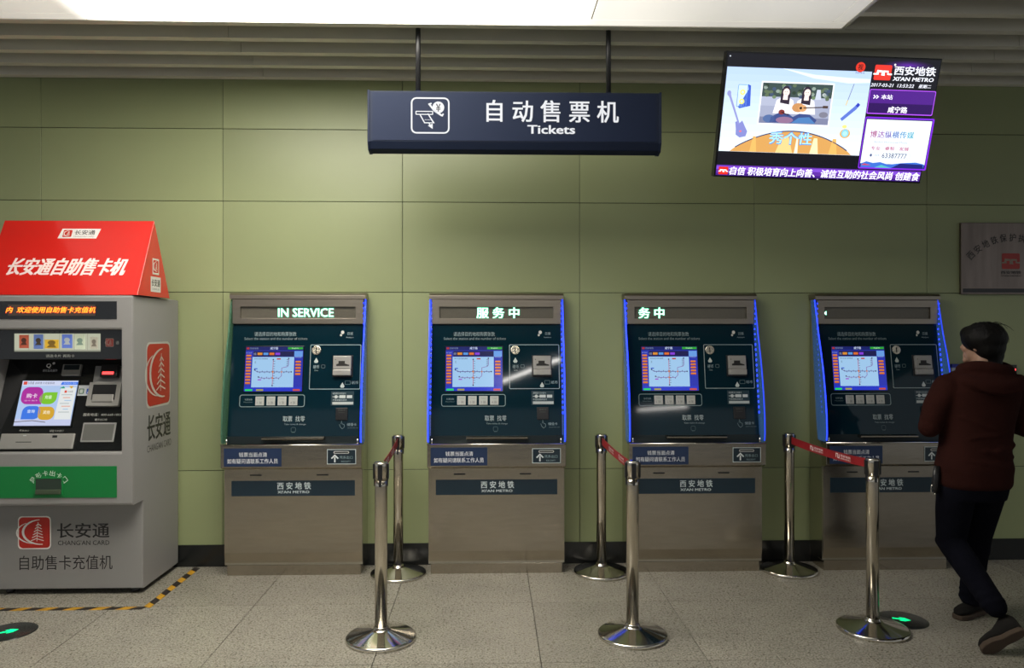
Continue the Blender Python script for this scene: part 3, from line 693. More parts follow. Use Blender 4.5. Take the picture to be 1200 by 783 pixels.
for i in range(6): a = 256 + i * 4.6; D.ell(SX(a), SZ(179), .0022, .0022, WH, 1, 8)
D.stroke(P([(270, 190), (276, 202)]), .006, WH); D.poly(P([(266, 200), (284, 193), (284, 213)]), WH)
D.ell(SX(305), SZ(133), .033, .033, WH, 0, 28); D.text('¥', SX(296), SZ(148), SX(314), SZ(120), '#18223a', 1, bold=.04)
D.stroke(P([(272, 122), (290, 145), (318, 163)]), .010, WH, 0); D.stroke(P([(268, 122), (280, 118)]), .008, WH); D.stroke(P([(318, 166), (324, 156)]), .008, WH)
D.text('自 动 售 票 机', SX(484), SZ(184), SX(980), SZ(104), WH, bold=.018); D.text('Tickets', SX(637), SZ(227), SX(816), SZ(196), WH, bold=.05)
M['sign_ink'] = attr_mat('backlit_sign_ink', .4, emit=.8); D.build('lettering', 'sign_ink', fc)
for x in (-.553, .538):
    rd = MB().tube([(x, 0, .338), (x, 0, .96)], .0145, 12).build('hanging_rod', 'black', hs); MB().lathe([(.03, 0), (.03, .012), (.016, .02)], (x, 0, .339), 16).build('rod_flange', 'sign', rd)

# ------------------------------------------------------------------ television
tv = empty('television', (1.917, 4.242, 2.824), 'wide black flat television hanging from the ceiling with a lit advert and ticker', 'television')
tv.matrix_world = Matrix.Translation((1.917, 4.242, 2.824)) @ Matrix.Rotation(-.0136, 4, 'Z') @ Matrix.Rotation(.2785, 4, 'X') @ Matrix.Rotation(.0298, 4, 'Y')
MB().box(-.61, .61, 0, .055, -.345, .345).build('case', 'tvcase', tv, bev=.004)
MB().box(-.35, .35, .055, .09, -.22, .2).build('rear_housing', 'tvcase', tv, bev=.01)
MB().box(-.15, .15, .085, .125, -.1, .12).build('mount_plate', 'black', tv)
MB().tube([(0, .11, .0), (0, .11 + .82 * .961, -.82 * .275)], .022, 12).build('mount_arm', 'black', tv)
MB().box(-.602, .602, -.002, .002, -.338, .336).build('screen', 'black_gloss', tv)
S = Decal((0, -.0025, 0), (1, 0, 0), (0, 0, 1), base=.0004, step=.00025)
S.rect(-.600, -.336, .600, .334, '#101018')
# backdrop of the advert
n_ = 12
for i in range(n_):
    a = i / (n_ - 1); v0 = -.198 + .46 * i / n_; v1 = -.198 + .46 * (i + 1) / n_
    cc = [int(p * (1 - a) + q_ * a) for p, q_ in zip((226, 240, 250), (176, 200, 238))]; S.rect(-.598, v0, .222, v1, '#%02x%02x%02x' % tuple(cc), 1)
S.stroke([(-.28, .262), (-.1, .225), (.1, .21), (.22, .212)], [.002, .02, .03, .02], '#d8e8fa', 2)
arc = [(-.535 + .71 * t / 24, -.197 + .122 * math.sin(math.pi * t / 24) ** .8) for t in range(25)]
S.poly(arc, '#cf9a55', 2); S.stroke(arc[1:-1], .006, '#3a3a60', 3)
for a, b_, cc in ((-.42, .04, '#e0b060'), (-.27, .10, '#ecc884'), (-.16, .02, '#fff0d0'), (-.07, .05, '#fbe3b0'), (.04, .05, '#e0b060')): S.poly([(a, -.197), (a + b_, -.197), (a + b_ * .7, -.11), (a + b_ * .3, -.11)], cc, 3)
# photo with two seated musicians
S.rect(-.394, -.043, .021, .192, '#f0f4fa', 3); S.rect(-.386, -.035, .013, .184, '#9aa0b8', 4); S.rect(-.386, .11, .013, .184, '#3a4a48', 5)
rnd = random.Random(5)
for i in range(46): S.ell(-.375 + rnd.random() * .375, .105 + rnd.random() * .068, .012, .01, rnd.choice(['#2c3c30', '#5a6a50', '#8a9a90', '#40506a', '#6a8060', '#b0b8b8']), 6, 7)
S.rect(-.386, .06, .013, .11, '#a8aec4', 5); S.rect(-.386, -.035, .013, .0, '#787c98', 5)
for hx, sc_, top in ((-.25, 1., '#f0eef4'), (-.13, 1., '#ece8ee')):
    S.poly([(hx - .062, .02), (hx + .062, .02), (hx + .048, .092), (hx + .012, .112), (hx - .012, .112), (hx - .048, .092)], top, 7)
    S.poly([(hx - .028, .078), (hx - .026, .14), (hx - .016, .163), (hx, .170), (hx + .016, .163), (hx + .026, .14), (hx + .026, .07)], '#2e2434', 8); S.poly([(hx - .014, .095), (hx - .012, .125), (hx + .012, .125), (hx + .014, .095)], '#f4e0da', 9)
    S.ell(hx + .002, .136, .0185, .021, '#f2dcd4', 9, 14); S.poly([(hx - .017, .15), (hx, .163), (hx + .017, .15), (hx + .012, .168), (hx - .012, .168)], '#2a2030', 10)
    S.ell(hx - .006, .138, .003, .0016, '#40303a', 10, 6); S.ell(hx + .006, .138, .003, .0016, '#40303a', 10, 6); S.stroke([(hx - .004, .126), (hx + .004, .126)], .002, '#c06060', 10)
    S.poly([(hx - .075, -.03), (hx + .065, -.03), (hx + .075, -.01), (hx + .03, .02), (hx - .03, .022), (hx - .07, .0)], '#3a4a80', 8)
S.ell(-.17, .055, .036, .025, '#c08a58', 11); S.ell(-.145, .052, .024, .019, '#d09a66', 12); S.ell(-.155, .053, .008, .008, '#302018', 13, 10); S.stroke([(-.14, .054), (-.02, .062)], .006, '#3a2c28', 13); S.rect(-.03, .056, .0, .07, '#4a3a34', 13)
S.ell(-.262, .028, .018, .014, '#7a3030', 11); S.stroke([(-.262, .028), (-.22, .012)], .005, '#301818', 12); S.poly([(-.08, .10), (-.045, .102), (-.055, .155), (-.075, .155)], '#c0c8d8', 7)
S.ell(-.33, -.01, .035, .022, '#506898', 8); S.ell(-.24, -.015, .05, .018, '#8a6a8a', 9); S.poly([(-.2, -.03), (-.16, .0), (-.1, .005), (-.06, -.03)], '#4a78b0', 9); S.ell(-.02, .02, .026, .016, '#787888', 7)
S.text('秀个性', -.314, -.150, -.066, -.080, '#3f7ad8', 6, bold=.05); S.text('秀个性', -.314, -.147, -.066, -.083, '#a8e4fa', 7, bold=.02)
# instruments around it
S.poly([(-.525, .165), (-.47, .172), (-.467, .055), (-.515, .048)], '#c8f0ea', 3); S.poly([(-.47, .172), (-.453, .165), (-.445, .058), (-.467, .052), (-.515, .048), (-.505, .04), (-.445, .055)], '#3a58c0', 3); S.outline(-.523, .05, -.470, .168, .004, .003, '#5a80d0', 4)
for v_ in (.128, .078): S.ell(-.496, v_, .015, .015, '#e0e070', 4); S.ell(-.496, v_, .007, .007, '#c8f0ea', 5)
S.stroke([(-.574, .122), (-.562, .098), (-.498, -.045)], [.02, .012, .010], '#8c90c8', 4); S.ell(-.572, .12, .011, .015, '#8c90c8', 4)
S.poly([(-.52, -.035), (-.505, -.028), (-.495, -.04), (-.48, -.026), (-.466, -.05), (-.445, -.085), (-.452, -.112), (-.485, -.12), (-.51, -.105), (-.512, -.075)], '#7f84c4', 4); S.ell(-.485, -.085, .007, .005, '#e07080', 5)
S.stroke([(.131, .195), (.112, .118), (.101, .076)], .004, '#707898', 3); S.stroke([(.108, .105), (.101, .076)], .006, '#d8c070', 4)
S.stroke([(.173, .084), (.158, .064), (.086, -.003)], [.016, .02, .018], '#5a72c8', 3); S.stroke([(.176, .088), (.165, .072)], .018, '#2a3ab0', 4)
S.ell(.12, -.078, .030, .026, '#d8a850', 3); S.ell(.12, -.076, .021, .022, '#80c8ec', 4); S.ell(.112, -.04, .014, .010, '#e0d880', 4); S.ell(.12, -.078, .014, .014, '#a8dcf4', 5)
# right column
S.ell(.153, .284, .027, .027, '#d03020', 4); S.text('视', .139, .270, .167, .300, '#301010', 5, bold=.02); S.text('西安视讯', .128, .249, .18, .258, '#303040', 5)
for i in range(10): t = 1 - i / 10; S.ell(.42, .302, .16 * t, .03 * t, '#%02x%02x%02x' % (16 + i * 8, 16 + i * 2, 24 + i * 14), 2 + i, 20)
metro_logo(S, .234, .219, .330, .300, 14, '#d8342a', '#ffffff', .05); S.ell(.345, .303, .006, .006, '#e8e8f0', 14, 8)
S.text('西安地铁', .345, .250, .582, .297, '#eceefa', 14, bold=.03); S.text("XI'AN METRO", .345, .219, .578, .240, '#eceefa', 14, bold=.045, shear=.15)
S.text('2017-03-21', .226, .184, .352, .202, '#eceefa', 14, bold=.015, shear=.2); S.text('13:53:22', .377, .184, .472, .202, '#eceefa', 14, bold=.015, shear=.2); S.text('星期二', .499, .184, .570, .203, '#eceefa', 14, bold=.02, shear=.2)
S.rrect(.226, .036, .606, .170, .008, '#b050f0', 2); S.rrect(.230, .041, .602, .166, .006, '#3a1468', 3); S.rect(.233, .096, .599, .163, '#4a1c80', 4); S.rect(.233, .044, .599, .094, '#2c0e54', 4)
for a in (.252, .268): S.stroke([(a, .138), (a + .011, .129), (a, .120)], .006, '#f0e8ff', 5)
S.text('本站', .296, .117, .362, .143, '#f4f0ff', 5, bold=.025); S.text('咸宁路', .345, .045, .458, .079, '#f4f0ff', 5, bold=.035)
S.rrect(.226, -.270, .626, .020, .008, '#7a28d8', 2); S.rrect(.231, -.262, .617, .012, .004, '#2a1060', 3); S.rect(.236, -.240, .613, .006, '#e6f0fa', 4)
cols = ['#a04078', '#90509a', '#6a5aa8', '#5070b0', '#4a8ab8', '#4aa0b8']
for i, ch in enumerate('博达纵横传媒'): S.text(ch, .267 + i * .043, -.094, .307 + i * .043, -.056, cols[i], 5, bold=.02)
S.text('Bodon Horizontal Media', .298, -.123, .492, -.112, '#8890b0', 5); S.text('专业 · 睿智 · 发展', .283, -.163, .506, -.142, '#b03a68', 5, bold=.02)
S.outline(.277, -.208, .520, -.177, .012, .0015, '#a8b0c8', 5); S.text('029-', .312, -.197, .345, -.188, '#707898', 5); S.text('63387777', .355, -.206, .500, -.180, '#3a3a60', 5, bold=.01); S.ell(.29, -.193, .007, .009, '#505a80', 5, 8)
S.poly([(.24, -.24), (.27, -.228), (.31, -.236), (.35, -.230), (.40, -.243), (.48, -.232), (.56, -.226), (.61, -.236), (.61, -.262), (.24, -.262)], '#3a6ac8', 5)
S.poly([(.42, -.262), (.47, -.235), (.60, -.238), (.61, -.262)], '#1c2470', 6); S.poly([(.24, -.25), (.26, -.24), (.30, -.25)], '#c04050', 6); S.poly([(.32, -.262), (.36, -.246), (.42, -.262)], '#50b0b8', 6)
# ticker
S.rect(-.600, -.335, .600, -.276, '#5a2a9a', 3); S.rect(-.600, -.300, .600, -.282, '#7a48c8', 4); S.rect(-.600, -.335, .600, -.322, '#3c1a78', 4)
metro_logo(S, -.586, -.330, -.530, -.286, 5); S.text('自信 积极培育向上向善、诚信互助的社会风尚 创建食', -.517, -.330, .596, -.284, '#f4f2ff', 6, bold=.03, shear=.12)
S.text(';', -.524, -.322, -.519, -.294, '#f4f2ff', 6)
S.ell(-.588, .318, .004, .004, '#d0d8e0', 3, 8)
S.build('screen_image', 'tvscreen', tv)
MB().ball((0, -.003, -.341), .006, .003, .003, 8).build('power_light', mat('power_led', (.8, .8, .8), .3, emit=.5), tv)

# ------------------------------------------------------------------ wall plaque and small things on the wall
pq = empty('wall_plaque', (3.66, WALL - .012, 1.87), 'brownish metal plaque with red square emblem and arched lettering on the green wall', 'plaque')
MB().box(-.36, .36, -.012, .012, 0, .503).build('plate', 'plaque', pq, bev=.003)
MB().box(-.348, .36, -.0135, -.012, .012, .040).build('dark_strip', 'black', pq)
D = Decal((0, -.0125, 0), (1, 0, 0), (0, 0, 1))
D.rect(-.35, .044, .36, .047, '#8a7a72')
metro_logo(D, -.07, .178, .058, .288, 0, '#a02820', '#8a7868'); D.text('西安地铁', -.078, .142, .068, .165, '#1a1614', bold=.02); D.text("XI'AN METRO", -.078, .125, .068, .135, '#2a2421', bold=.01)
for i, ch in enumerate('西安地铁保护执'):
    a = R(90 + (4.9 - i) * 9.6); cxx, czz, rr2 = 0., .0, .40; q1, q2 = cxx + rr2 * math.cos(a), czz + rr2 * math.sin(a); th = a - math.pi / 2
    D.text(ch, -.024, -.028, .024, .028, '#17130f', bold=.0, f=lambda u_, v_, q1=q1, q2=q2, th=th: (q1 + u_ * math.cos(th) - v_ * math.sin(th), q2 + u_ * math.sin(th) + v_ * math.cos(th)))
D.build('lettering', 'print', pq)
nb = empty('notice_card', (3.33, WALL - .001, 1.24), 'small white notice card with blue top edge on the wall behind the man', 'notice')
MB().box(-.095, .095, -.02, 0, 0, .115).build('card', 'white_plastic', nb, bev=.002); MB().box(-.097, .097, -.024, 0, .115, .14).build('top_edge', 'blue_plastic', nb, bev=.002)
bx = empty('indicator_box', (3.66, WALL - .001, 1.22), 'small black wall box with a glowing red light, right of the man\'s head', 'wall box')
MB().box(-.027, .027, -.04, 0, 0, .155).build('housing', 'black', bx, bev=.003); MB().box(-.004, .018, -.043, -.04, .115, .128).build('red_light', 'red_glow', bx, bev=.001)

# ------------------------------------------------------------------ floor arrows and hazard tape
def floor_arrow(x, y, rot, label):
    o = empty('floor_light', (x, y, 0), label, 'floor light', 'green arrow lights in the floor'); o.rotation_euler.z = rot
    MB().lathe([(.135, 0), (.135, .0015), (.125, .003), (0.0001, .003)], n=40).build('glass_disc', 'floor_disc', o)
    D = Decal((0, 0, .0032), (1, 0, 0), (0, 1, 0)); me = MB()
    me.prism([(-.06, -.012, .0034), (.0, -.012, .0034), (-.018, -.04, .0034), (.02, -.04, .0034), (.055, .0, .0034), (.02, .04, .0034), (-.018, .04, .0034), (.0, .012, .0034), (-.06, .012, .0034)], (0, 0, .001)); me.build('arrow', 'green_glow', o).scale = (.8, .62, 1)
floor_arrow(-2.575, 4.09, R(35), 'round dark floor light with a green arrow, in front of the grey card kiosk')
floor_arrow(2.29, 4.12, R(-25), 'round dark floor light with green arrow, behind the barrier post base beside the man')

tp = empty('hazard_tape', (-2.0, 4.42, 0), 'yellow and black striped hazard tape on the floor around the grey kiosk', 'tape')
def tape(x0, y0, x1, y1, L0=.14):
    dx, dy = x1 - x0, y1 - y0; L = math.hypot(dx, dy); dx /= L; dy /= L; nx, ny = -dy, dx; n = int(L / L0); hw = .023; sk = .04
    for i in range(n):
        a = i * L / n; b = (i + 1) * L / n
        for j, (s0, s1) in enumerate(((a, a + (b - a) * .48), (a + (b - a) * .48, b))):
            p = [(s0 - sk / 2, -hw), (s1 - sk / 2, -hw), (s1 + sk / 2, hw), (s0 + sk / 2, hw)]; p = [(min(max(s_, 0), L), t_) for s_, t_ in p]
            MB().prism([(x0 + s_ * dx + t_ * nx, y0 + s_ * dy + t_ * ny, .0005) for s_, t_ in p], (0, 0, .0006)).build('stripe', ('tape_y', 'tape_k')[j], tp)
tape(-1.2, 0, .0, 0); tape(.0, 0, .005, .76)

# ------------------------------------------------------------------ barrier posts and belts
def post(x, y, label):
    o = empty('barrier_post', (x, y, 0), label, 'barrier post', 'chrome barrier posts in front of the ticket machines')
    MB().lathe([(.178, .0), (.183, .003), (.184, .014), (.180, .020), (.172, .0225), (.055, .050), (.040, .058), (.038, .066), (.034, .07)], n=64).build('base', 'chrome', o)
    MB().lathe([(.0325, .066), (.0325, .80), (.0325, .834)], n=40).build('pole', 'pole_steel', o)
    MB().lathe([(.035, .834), (.035, .918), (.033, .924), (.001, .925)], n=40).build('head', 'pole_steel', o, loc=(0, 0, 0))
    for i in range(4):
        a = math.pi / 2 * i; c, s = math.cos(a), math.sin(a); b = MB()
        p = [(r_ * c - t * s, r_ * s + t * c, z) for r_, t, z in ((.028, -.012, .838), (.028, .012, .838), (.041, .012, .838), (.041, -.012, .838))]
        b.prism(p, (0, 0, .078)); b.prism([(r_ * c - t * s, r_ * s + t * c, z) for r_, t, z in ((.030, -.006, .80), (.030, .006, .80), (.037, .006, .80), (.037, -.006, .80))], (0, 0, .037)); b.build('belt_latch', 'black', o, bev=.001)
    return o
PP = [((-.572, 3.94), (-.610, 4.985)), ((.748, 3.94), (.737, 4.985)), ((2.055, 3.985), (2.005, 4.99))]
ORD = ('first', 'second', 'third')
post(*PP[0][0], 'nearer chrome barrier post in the gap between the first and second ticket machines')
post(*PP[0][1], 'farther chrome barrier post by the wall between the first and second ticket machines')
post(*PP[1][0], 'nearer chrome barrier post covering the left edge of the third ticket machine')
post(*PP[1][1], 'farther chrome barrier post by the wall between the second and third ticket machines')
post(*PP[2][0], 'nearer chrome barrier post in front of the fourth ticket machine, beside the man')
post(*PP[2][1], 'farther chrome barrier post by the wall between the third and fourth ticket machines')
BL = ['short red barrier belt seen nearly end-on between the first and second ticket machines', 'red barrier belt with white print between the second and third ticket machines', 'long red barrier belt with white print in front of the fourth ticket machine']
for (a, b), lb_, sag in zip(PP, BL, (.008, .008, .012)):
    A = Vector((a[0], a[1] + .04, .89)); B_ = Vector((b[0], b[1] - .04, .882)); mid = (A + B_) / 2
    o = empty('barrier_belt', mid, lb_, 'barrier belt', 'red belts between the barrier posts'); n = 16; vs = []
    pt = lambda t: A.lerp(B_, t) - mid - Vector((0, 0, sag * 4 * t * (1 - t)))
    m_ = MB(); t_ = .0012
    ring = []
    for i in range(n + 1):
        p = pt(i / n)
        ring += [p + Vector((-t_, 0, -.024)), p + Vector((t_, 0, -.024)), p + Vector((t_, 0, .024)), p + Vector((-t_, 0, .024))]
    fs = [(i * 4 + q_, i * 4 + (q_ + 1) % 4, (i + 1) * 4 + (q_ + 1) % 4, (i + 1) * 4 + q_) for i in range(n) for q_ in range(4)] + [(0, 1, 2, 3), (n * 4 + 3, n * 4 + 2, n * 4 + 1, n * 4)]
    m_.add(ring, fs); wb = m_.build('webbing', 'belt', o)
    for side in (-1, 1):
        sh_ = (B_.x - A.x) / (B_.y - A.y)
        for tc in (.28, .62):
            c = pt(tc); D = Decal((0, 0, 0), (0, 1, 0) if side > 0 else (0, -1, 0), (0, 0, 1))
            D.text('西安地铁', -.035, .0, .075, .014, '#e8d8d4', 0, bold=.03); D.text("XI'AN METRO", -.035, -.013, .075, -.004, '#e8d8d4', 0, bold=.03)
            D.stroke([(-.085, -.01), (-.085, .012), (-.066, .012), (-.066, -.01), (-.050, -.01), (-.050, .012)], .006, '#e8d8d4', 0)
            dd = D.build('lettering', 'print', o); dd.location = c + Vector((side * .0012, 0, 0))
            for v in dd.data.vertices: v.co.x += v.co.y * sh_

# ------------------------------------------------------------------ the man
man = empty('person', (2.62, 4.0, 0), 'man in a maroon hoodie and dark trousers seen from behind, one heel raised', 'person')
def organic(mb, name, m, voxel, smooth=4, parent=man, noise=0.):
    me = mb.mesh(name); o = bpy.data.objects.new(name, me); COL.objects.link(o)
    r_ = o.modifiers.new('r', 'REMESH'); r_.mode = 'VOXEL'; r_.voxel_size = voxel; r_.use_smooth_shade = True
    s_ = o.modifiers.new('s', 'SMOOTH'); s_.iterations = smooth; s_.factor = .6
    me2 = bpy.data.meshes.new_from_object(o.evaluated_get(bpy.context.evaluated_depsgraph_get())); bpy.data.objects.remove(o)
    me2.name = name; me2.materials.clear(); me2.materials.append(M[m])
    me2.polygons.foreach_set('use_smooth', [True] * len(me2.polygons))
    q_ = bpy.data.objects.new(name, me2); COL.objects.link(q_)
    if parent: q_.parent = parent
    return q_
def limb(b, pts, ext=True, n=18):
    """pts (x,y,z,r) with rounded ends"""
    P_ = [Vector(p[:3]) for p in pts]; rs = [p[3] for p in pts]
    out, ro = [], []
    for i in range(len(P_) - 1):
        for t in (0, .25, .5, .75): out.append(P_[i].lerp(P_[i + 1], t)); ro.append(rs[i] * (1 - t) + rs[i + 1] * t)
    out.append(P_[-1]); ro.append(rs[-1])
    b.tube(out, ro, n); b.ball(P_[0], rs[0], rs[0], rs[0], 14); b.ball(P_[-1], rs[-1], rs[-1], rs[-1], 14)
    for p, r_ in zip(P_[1:-1], rs[1:-1]): b.ball(p, r_, r_, r_, 14)
def torso(b, secs, n=28):
    vs = []; fs = []
    for (z, cx, cy, rx, ry) in secs:
        for i in range(n):
            a = 2 * math.pi * i / n; e = .85
            vs.append((cx + rx * math.copysign(abs(math.cos(a)) ** e, math.cos(a)), cy + ry * math.copysign(abs(math.sin(a)) ** e, math.sin(a)), z))
    for k_ in range(len(secs) - 1):
        for i in range(n):
            j = (i + 1) % n; fs.append((k_ * n + i, k_ * n + j, (k_ + 1) * n + j, (k_ + 1) * n + i))
    fs += [list(range(n))[::-1], list(range((len(secs) - 1) * n, len(secs) * n))]
    b.add(vs, fs, True)
SHL, ELL, WRL = (-.165, .0, 1.315), (-.245, .0, 1.09), (.0, .24, 1.20)
SHR, ELR, WRR = (.235, .0, 1.315), (.30, .02, 1.085), (.17, .27, 1.15)
hipL, knL, anL = (-.095, 0, .78), (-.085, .07, .45), (-.07, -.275, .215)
hipR, knR, anR = (.085, .02, .78), (.115, .15, .43), (.09, .17, .09)
HY = R(32)          # head turned to his left
Rh = Matrix.Rotation(HY, 3, 'Z')
hc = Vector((.052, .01, 1.535))
def H_(x, y, z): return hc + Rh @ Vector((x, y, z))
b = MB()
b.ball(hc + Vector((0, 0, .015)), .073, .088, .092, 24, Rh); b.ball(H_(0, .028, -.045), .055, .058, .062, 20, Rh)
b.ball(H_(0, .082, -.096 + .01), .026, .018, .018, 12, Rh)
b.tube([H_(0, .086, .012), H_(0, .104, -.018), H_(0, .094, -.034)], [.008, .013, .010], 10)
for s_ in (-1, 1): b.ball(H_(s_ * .074, -.002, -.008), .011, .019, .032, 14, Rh); b.ball(H_(s_ * .035, .072, -.02), .02, .014, .018, 10, Rh); b.ball(H_(s_ * .03, .076, .024), .02, .012, .008, 10, Rh)
b.ball(H_(0, .089, -.055), .022, .010, .006, 10, Rh); b.ball(H_(0, .087, -.064), .019, .010, .006, 10, Rh)
limb(b, [(.05, -.01, 1.47, .052), (.04, -.01, 1.36, .06)])
torso(b, [(.80, 0, 0, .15, .10), (.95, 0, 0, .14, .095), (1.10, .01, 0, .15, .10), (1.25, .03, 0, .165, .10), (1.33, .035, 0, .15, .085), (1.37, .04, 0, .08, .06)])
for S0, E0, W0 in ((SHL, ELL, WRL), (SHR, ELR, WRR)): limb(b, [(*S0, .05), (*E0, .038), (*W0, .026)])
def hand(b, wr, fw, up, side):
    fw = Vector(fw).normalized(); up = Vector(up); up = (up - fw * up.dot(fw)).normalized(); sd = fw.cross(up) * side; wr = Vector(wr)
    for i, L in enumerate((.070, .078, .073, .060)):
        o_ = (i - 1.5) * .0195; k0 = wr + fw * (.085 - abs(i - 1.2) * .004) + sd * o_
        b.tube([wr + fw * .01 + sd * o_ * .6, wr + fw * .05 + sd * o_ * .9, k0], [.013, .0125, .0105], 8)
        pts = [k0, k0 + fw * L * .42 - up * L * .12, k0 + fw * L * .66 - up * L * .42, k0 + fw * L * .74 - up * L * .75]
        b.tube(pts, [.0092, .0086, .0080, .0068], 8); b.ball(pts[-1], .0068, .0068, .0068, 8)
    pts = [wr + fw * .02 - sd * .018, wr + fw * .05 - sd * .042 - up * .01, wr + fw * .075 - sd * .048 - up * .022, wr + fw * .097 - sd * .044 - up * .034]
    b.tube(pts, [.015, .012, .010, .008], 8); b.ball(pts[-1], .008, .008, .008, 8)
hand(b, WRL, (.25, .93, .12), (0, 0, 1), 1); hand(b, WRR, (-.25, .93, .1), (0, 0, 1), -1)
for Hp, Kn, An in ((hipL, knL, anL), (hipR, knR, anR)): limb(b, [(*Hp, .075), (*Kn, .048), (*An, .036)])
organic(b, 'body', 'skin', .0065, 3)
# eyes
for s_ in (-1, 1):
    e = MB(); e.ball(H_(s_ * .03, .079, .008), .012, .010, .009, 12, Rh); ey = e.build('eye', mat('eye_white', '#d8d4cc', .3), man)
    e = MB(); e.ball(H_(s_ * .031, .0865, .008), .005, .004, .005, 10, Rh); e.build('iris', 'hair', ey)
# hair
b = MB(); b.ball(hc + Vector((.004, -.012, .036)), .108, .112, .088, 28, Rh); b.ball(H_(.0, -.04, -.005), .094, .072, .088, 24, Rh); b.ball(H_(.012, -.052, -.055), .072, .046, .055, 20, Rh); b.ball(H_(.012, -.045, -.095), .066, .046, .05, 20, Rh)
b.ball(H_(0, .055, .06), .08, .05, .045, 18, Rh); b.ball(H_(.07, -.01, .0), .034, .05, .06, 16, Rh); b.ball(H_(-.068, -.03, .02), .036, .045, .05, 16, Rh)
rnd = random.Random(11)
for i in range(60):
    a = rnd.uniform(0, 2 * math.pi); e = rnd.uniform(.1, 1.25); d = Vector((math.cos(a) * math.cos(e), math.sin(a) * math.cos(e), math.sin(e)))
    p = hc + Vector((.004, -.012, .036)) + Vector((d.x * .104, d.y * .108, d.z * .084)); t = Vector((math.sin(a + .5), -math.cos(a + .5), -.6)).normalized()
    b.tube([p - t * .02, p, p + t * .03 - d * .008], [.004, .009, .003], 6)
hr = organic(b, 'hair', 'hair', .0055, 3)
b = MB()
for (p0, p1, p2) in (((.075, -.03, 1.652), (.125, -.03, 1.672), (.165, -.03, 1.622)), ((.10, -.04, 1.645), (.15, -.04, 1.655), (.195, -.035, 1.61)), ((.15, -.03, 1.60), (.178, -.03, 1.59), (.172, -.03, 1.545)), ((.09, -.02, 1.65), (.13, -.02, 1.66), (.15, -.02, 1.625))):
    P_ = [Vector(p0).lerp(Vector(p1), t).lerp(Vector(p1).lerp(Vector(p2), t), t) for t in (0, .25, .5, .75, 1)]; b.tube(P_, [.0022, .0020, .0016, .0012, .0008], 5)
st_ = b.build('loose_strands', 'hair', hr); st_['kind'] = 'stuff'
# trousers
b = MB()
torso(b, [(.70, -.005, .0, .165, .115), (.78, -.005, 0, .183, .125), (.86, -.005, 0, .180, .122), (.95, -.005, 0, .172, .112)])
def lerp3(a, b_, t): return tuple(a[i] + (b_[i] - a[i]) * t for i in range(3))
limb(b, [(-.095, 0, .76, .098), (*lerp3(hipL, knL, .5), .090), (*knL, .072), (*lerp3(knL, anL, .35), .069), (*lerp3(knL, anL, .75), .060), (*lerp3(knL, anL, 1.0), .055)])
limb(b, [(.088, .02, .76, .097), (*lerp3(hipR, knR, .5), .086), (*knR, .068), (*lerp3(knR, anR, .4), .064), (*lerp3(knR, anR, .95), .056)])
rnd = random.Random(4)
for Kn, An, Hp in ((knL, anL, hipL), (knR, anR, hipR)):
    for t in (.10, .04, -.05, .62, .74, .85, .96):
        c = Vector(lerp3(Kn, An, t)); ax = (Vector(An) - Vector(Kn)).normalized(); u_ = ax.cross(Vector((.3, 1, .2))).normalized(); w_ = ax.cross(u_); r_ = .062 if t < .5 else .054
        ring = [c + (u_ * math.cos(a) + w_ * math.sin(a)) * r_ + ax * .02 * math.sin(a + rnd.random()) for a in [2 * math.pi * i / 14 for i in range(9)]]
        b.tube(ring, [.004] + [.013] * 7 + [.004], 6)
organic(b, 'trousers', 'denim', .0085, 4)
# hoodie
b = MB()
torso(b, [(.765, -.002, .0, .180, .128), (.785, -.002, 0, .192, .136), (.84, .0, 0, .193, .137), (.875, 0, 0, .198, .14), (.93, .0, 0, .186, .13), (1.0, .006, 0, .180, .128), (1.10, .015, 0, .186, .128), (1.2, .028, 0, .198, .13), (1.28, .034, 0, .208, .128), (1.335, .038, 0, .19, .115), (1.375, .042, 0, .13, .09), (1.41, .045, 0, .09, .075)])
limb(b, [(-.145, .0, 1.305, .074), (*lerp3(SHL, ELL, .5), .068), (*ELL, .058), (*lerp3(ELL, WRL, .5), .052), (*lerp3(ELL, WRL, .93), .040)])
limb(b, [(.218, .0, 1.305, .074), (*lerp3(SHR, ELR, .5), .068), (*ELR, .058), (*lerp3(ELR, WRR, .5), .052), (*lerp3(ELR, WRR, .93), .040)])
limb(b, [(-.10, -.01, 1.335, .062), (.04, -.02, 1.37, .068), (.17, -.01, 1.335, .062)])
# folds over the hem and along the back
for z, x0, x1, dz, r_ in ((.905, -.15, .17, -.015, .014), (.955, -.05, .175, -.02, .012), (.985, .02, .185, .022, .013), (.88, -.17, .05, .01, .012), (1.06, -.12, .16, .03, .009), (1.12, -.14, .05, -.03, .009)):
    pts = []
    for i in range(11):
        t = i / 10; x = x0 + (x1 - x0) * t; y = -.128 * math.sqrt(max(.05, 1 - ((x - .005) / .198) ** 2)); pts.append((x, y, z + dz * (t - .5) * 2 + .006 * math.sin(t * 7)))
    b.tube(pts, [.003] + [r_] * 9 + [.003], 8)
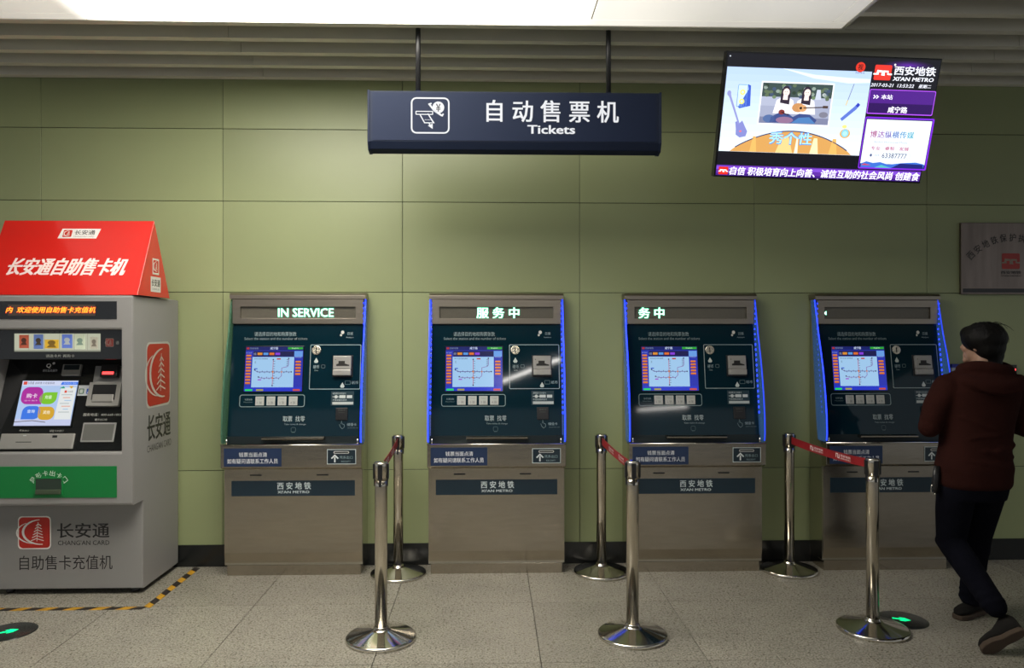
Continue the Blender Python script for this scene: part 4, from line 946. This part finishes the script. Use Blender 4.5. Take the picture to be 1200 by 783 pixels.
# hood lying on the back
pts = []
for i in range(17):
    a = R(-250 + i * 20); pts.append((.052 + .108 * math.cos(a), -.012 + .095 * math.sin(a), 1.405 + .012 * math.sin(a * 2)))
b.tube(pts, [.028] + [.036] * 15 + [.028], 12)
pts = [(.052 + .158 * math.cos(R(a)), -.045 + .095 * math.sin(R(a)), 1.362 - .045 * math.sin(R(-a))) for a in range(-175, -4, 17)]
b.tube(pts, [.024] + [.036] * (len(pts) - 2) + [.024], 12)
b.ball((.055, -.105, 1.335), .125, .048, .062, 18); b.ball((.055, -.06, 1.375), .13, .07, .05, 18)
pts = [(.055 + .12 * math.cos(R(a)), -.128 + .03 * math.sin(R(a)), 1.33 + .045 * math.sin(R(a))) for a in range(-170, -9, 16)]
b.tube(pts, [.006] + [.015] * (len(pts) - 2) + [.006], 8)
hd_ = organic(b, 'hoodie', 'hood', .0085, 4)
# shoes
def shoe(heel, toe, upv):
    heel, toe = Vector(heel), Vector(toe); f = (toe - heel); L = f.length; f.normalize(); u_ = Vector(upv); u_ = (u_ - f * u_.dot(f)).normalized(); s_ = f.cross(u_)
    outl = [(0, .0), (.02, .026), (.08, .032), (.14, .030), (.20, .044), (.25, .044), (.285, .028), (.295, 0)]
    outl = [(x * L / .295, w_) for x, w_ in outl]; ring = outl + [(x, -w_) for x, w_ in outl[-2:0:-1]]
    b = MB(); b.prism([heel + f * x + s_ * w_ for x, w_ in ring], u_ * .026); so = None
    up_ = MB(); secs = []
    for x, w_, h in ((.005, .024, .075), (.03, .034, .105), (.08, .036, .105), (.115, .035, .085), (.16, .038, .062), (.21, .042, .052), (.26, .036, .042), (.288, .018, .026)):
        x *= L / .295; n = 14; secs.append([heel + f * x + s_ * w_ * math.cos(2 * math.pi * i / n) + u_ * (.022 + (h - .0) * .5 + h * .5 * math.sin(2 * math.pi * i / n)) for i in range(n)])
    vs = [p for r_ in secs for p in r_]; n = 14; fs = [(k_ * n + i, k_ * n + (i + 1) % n, (k_ + 1) * n + (i + 1) % n, (k_ + 1) * n + i) for k_ in range(len(secs) - 1) for i in range(n)] + [list(range(n))[::-1], list(range((len(secs) - 1) * n, len(secs) * n))]
    up_.add(vs, fs, True); o = organic(up_, 'shoe', 'shoe', .006, 2); b.build('sole', 'sole', o, bev=.005)
shoe((.005, -.395, .135), (-.175, -.335, .004), (.25, .75, .55))
shoe((.21, .22, .001), (-.03, .11, .001), (0, 0, 1))
# pouch at the hip
ph = empty('belt_pouch', (2.62 - .212, 3.985, .72), 'small black pouch with a metal ring hanging at the man\'s left hip', 'pouch')
MB().tube([(0, 0, .16), (-.005, 0, .10), (-.012, 0, .05), (-.004, 0, .01)], [(.016, .010), (.020, .014), (.020, .016), (.010, .008)], 12).build('pouch_body', 'black', ph)
ring = [(-.022 + .014 * math.cos(a), -.004, .035 + .03 * math.sin(a)) for a in [R(100 + i * 20) for i in range(13)]]
MB().tube(ring, .0025, 6).build('ring', 'chrome', ph)
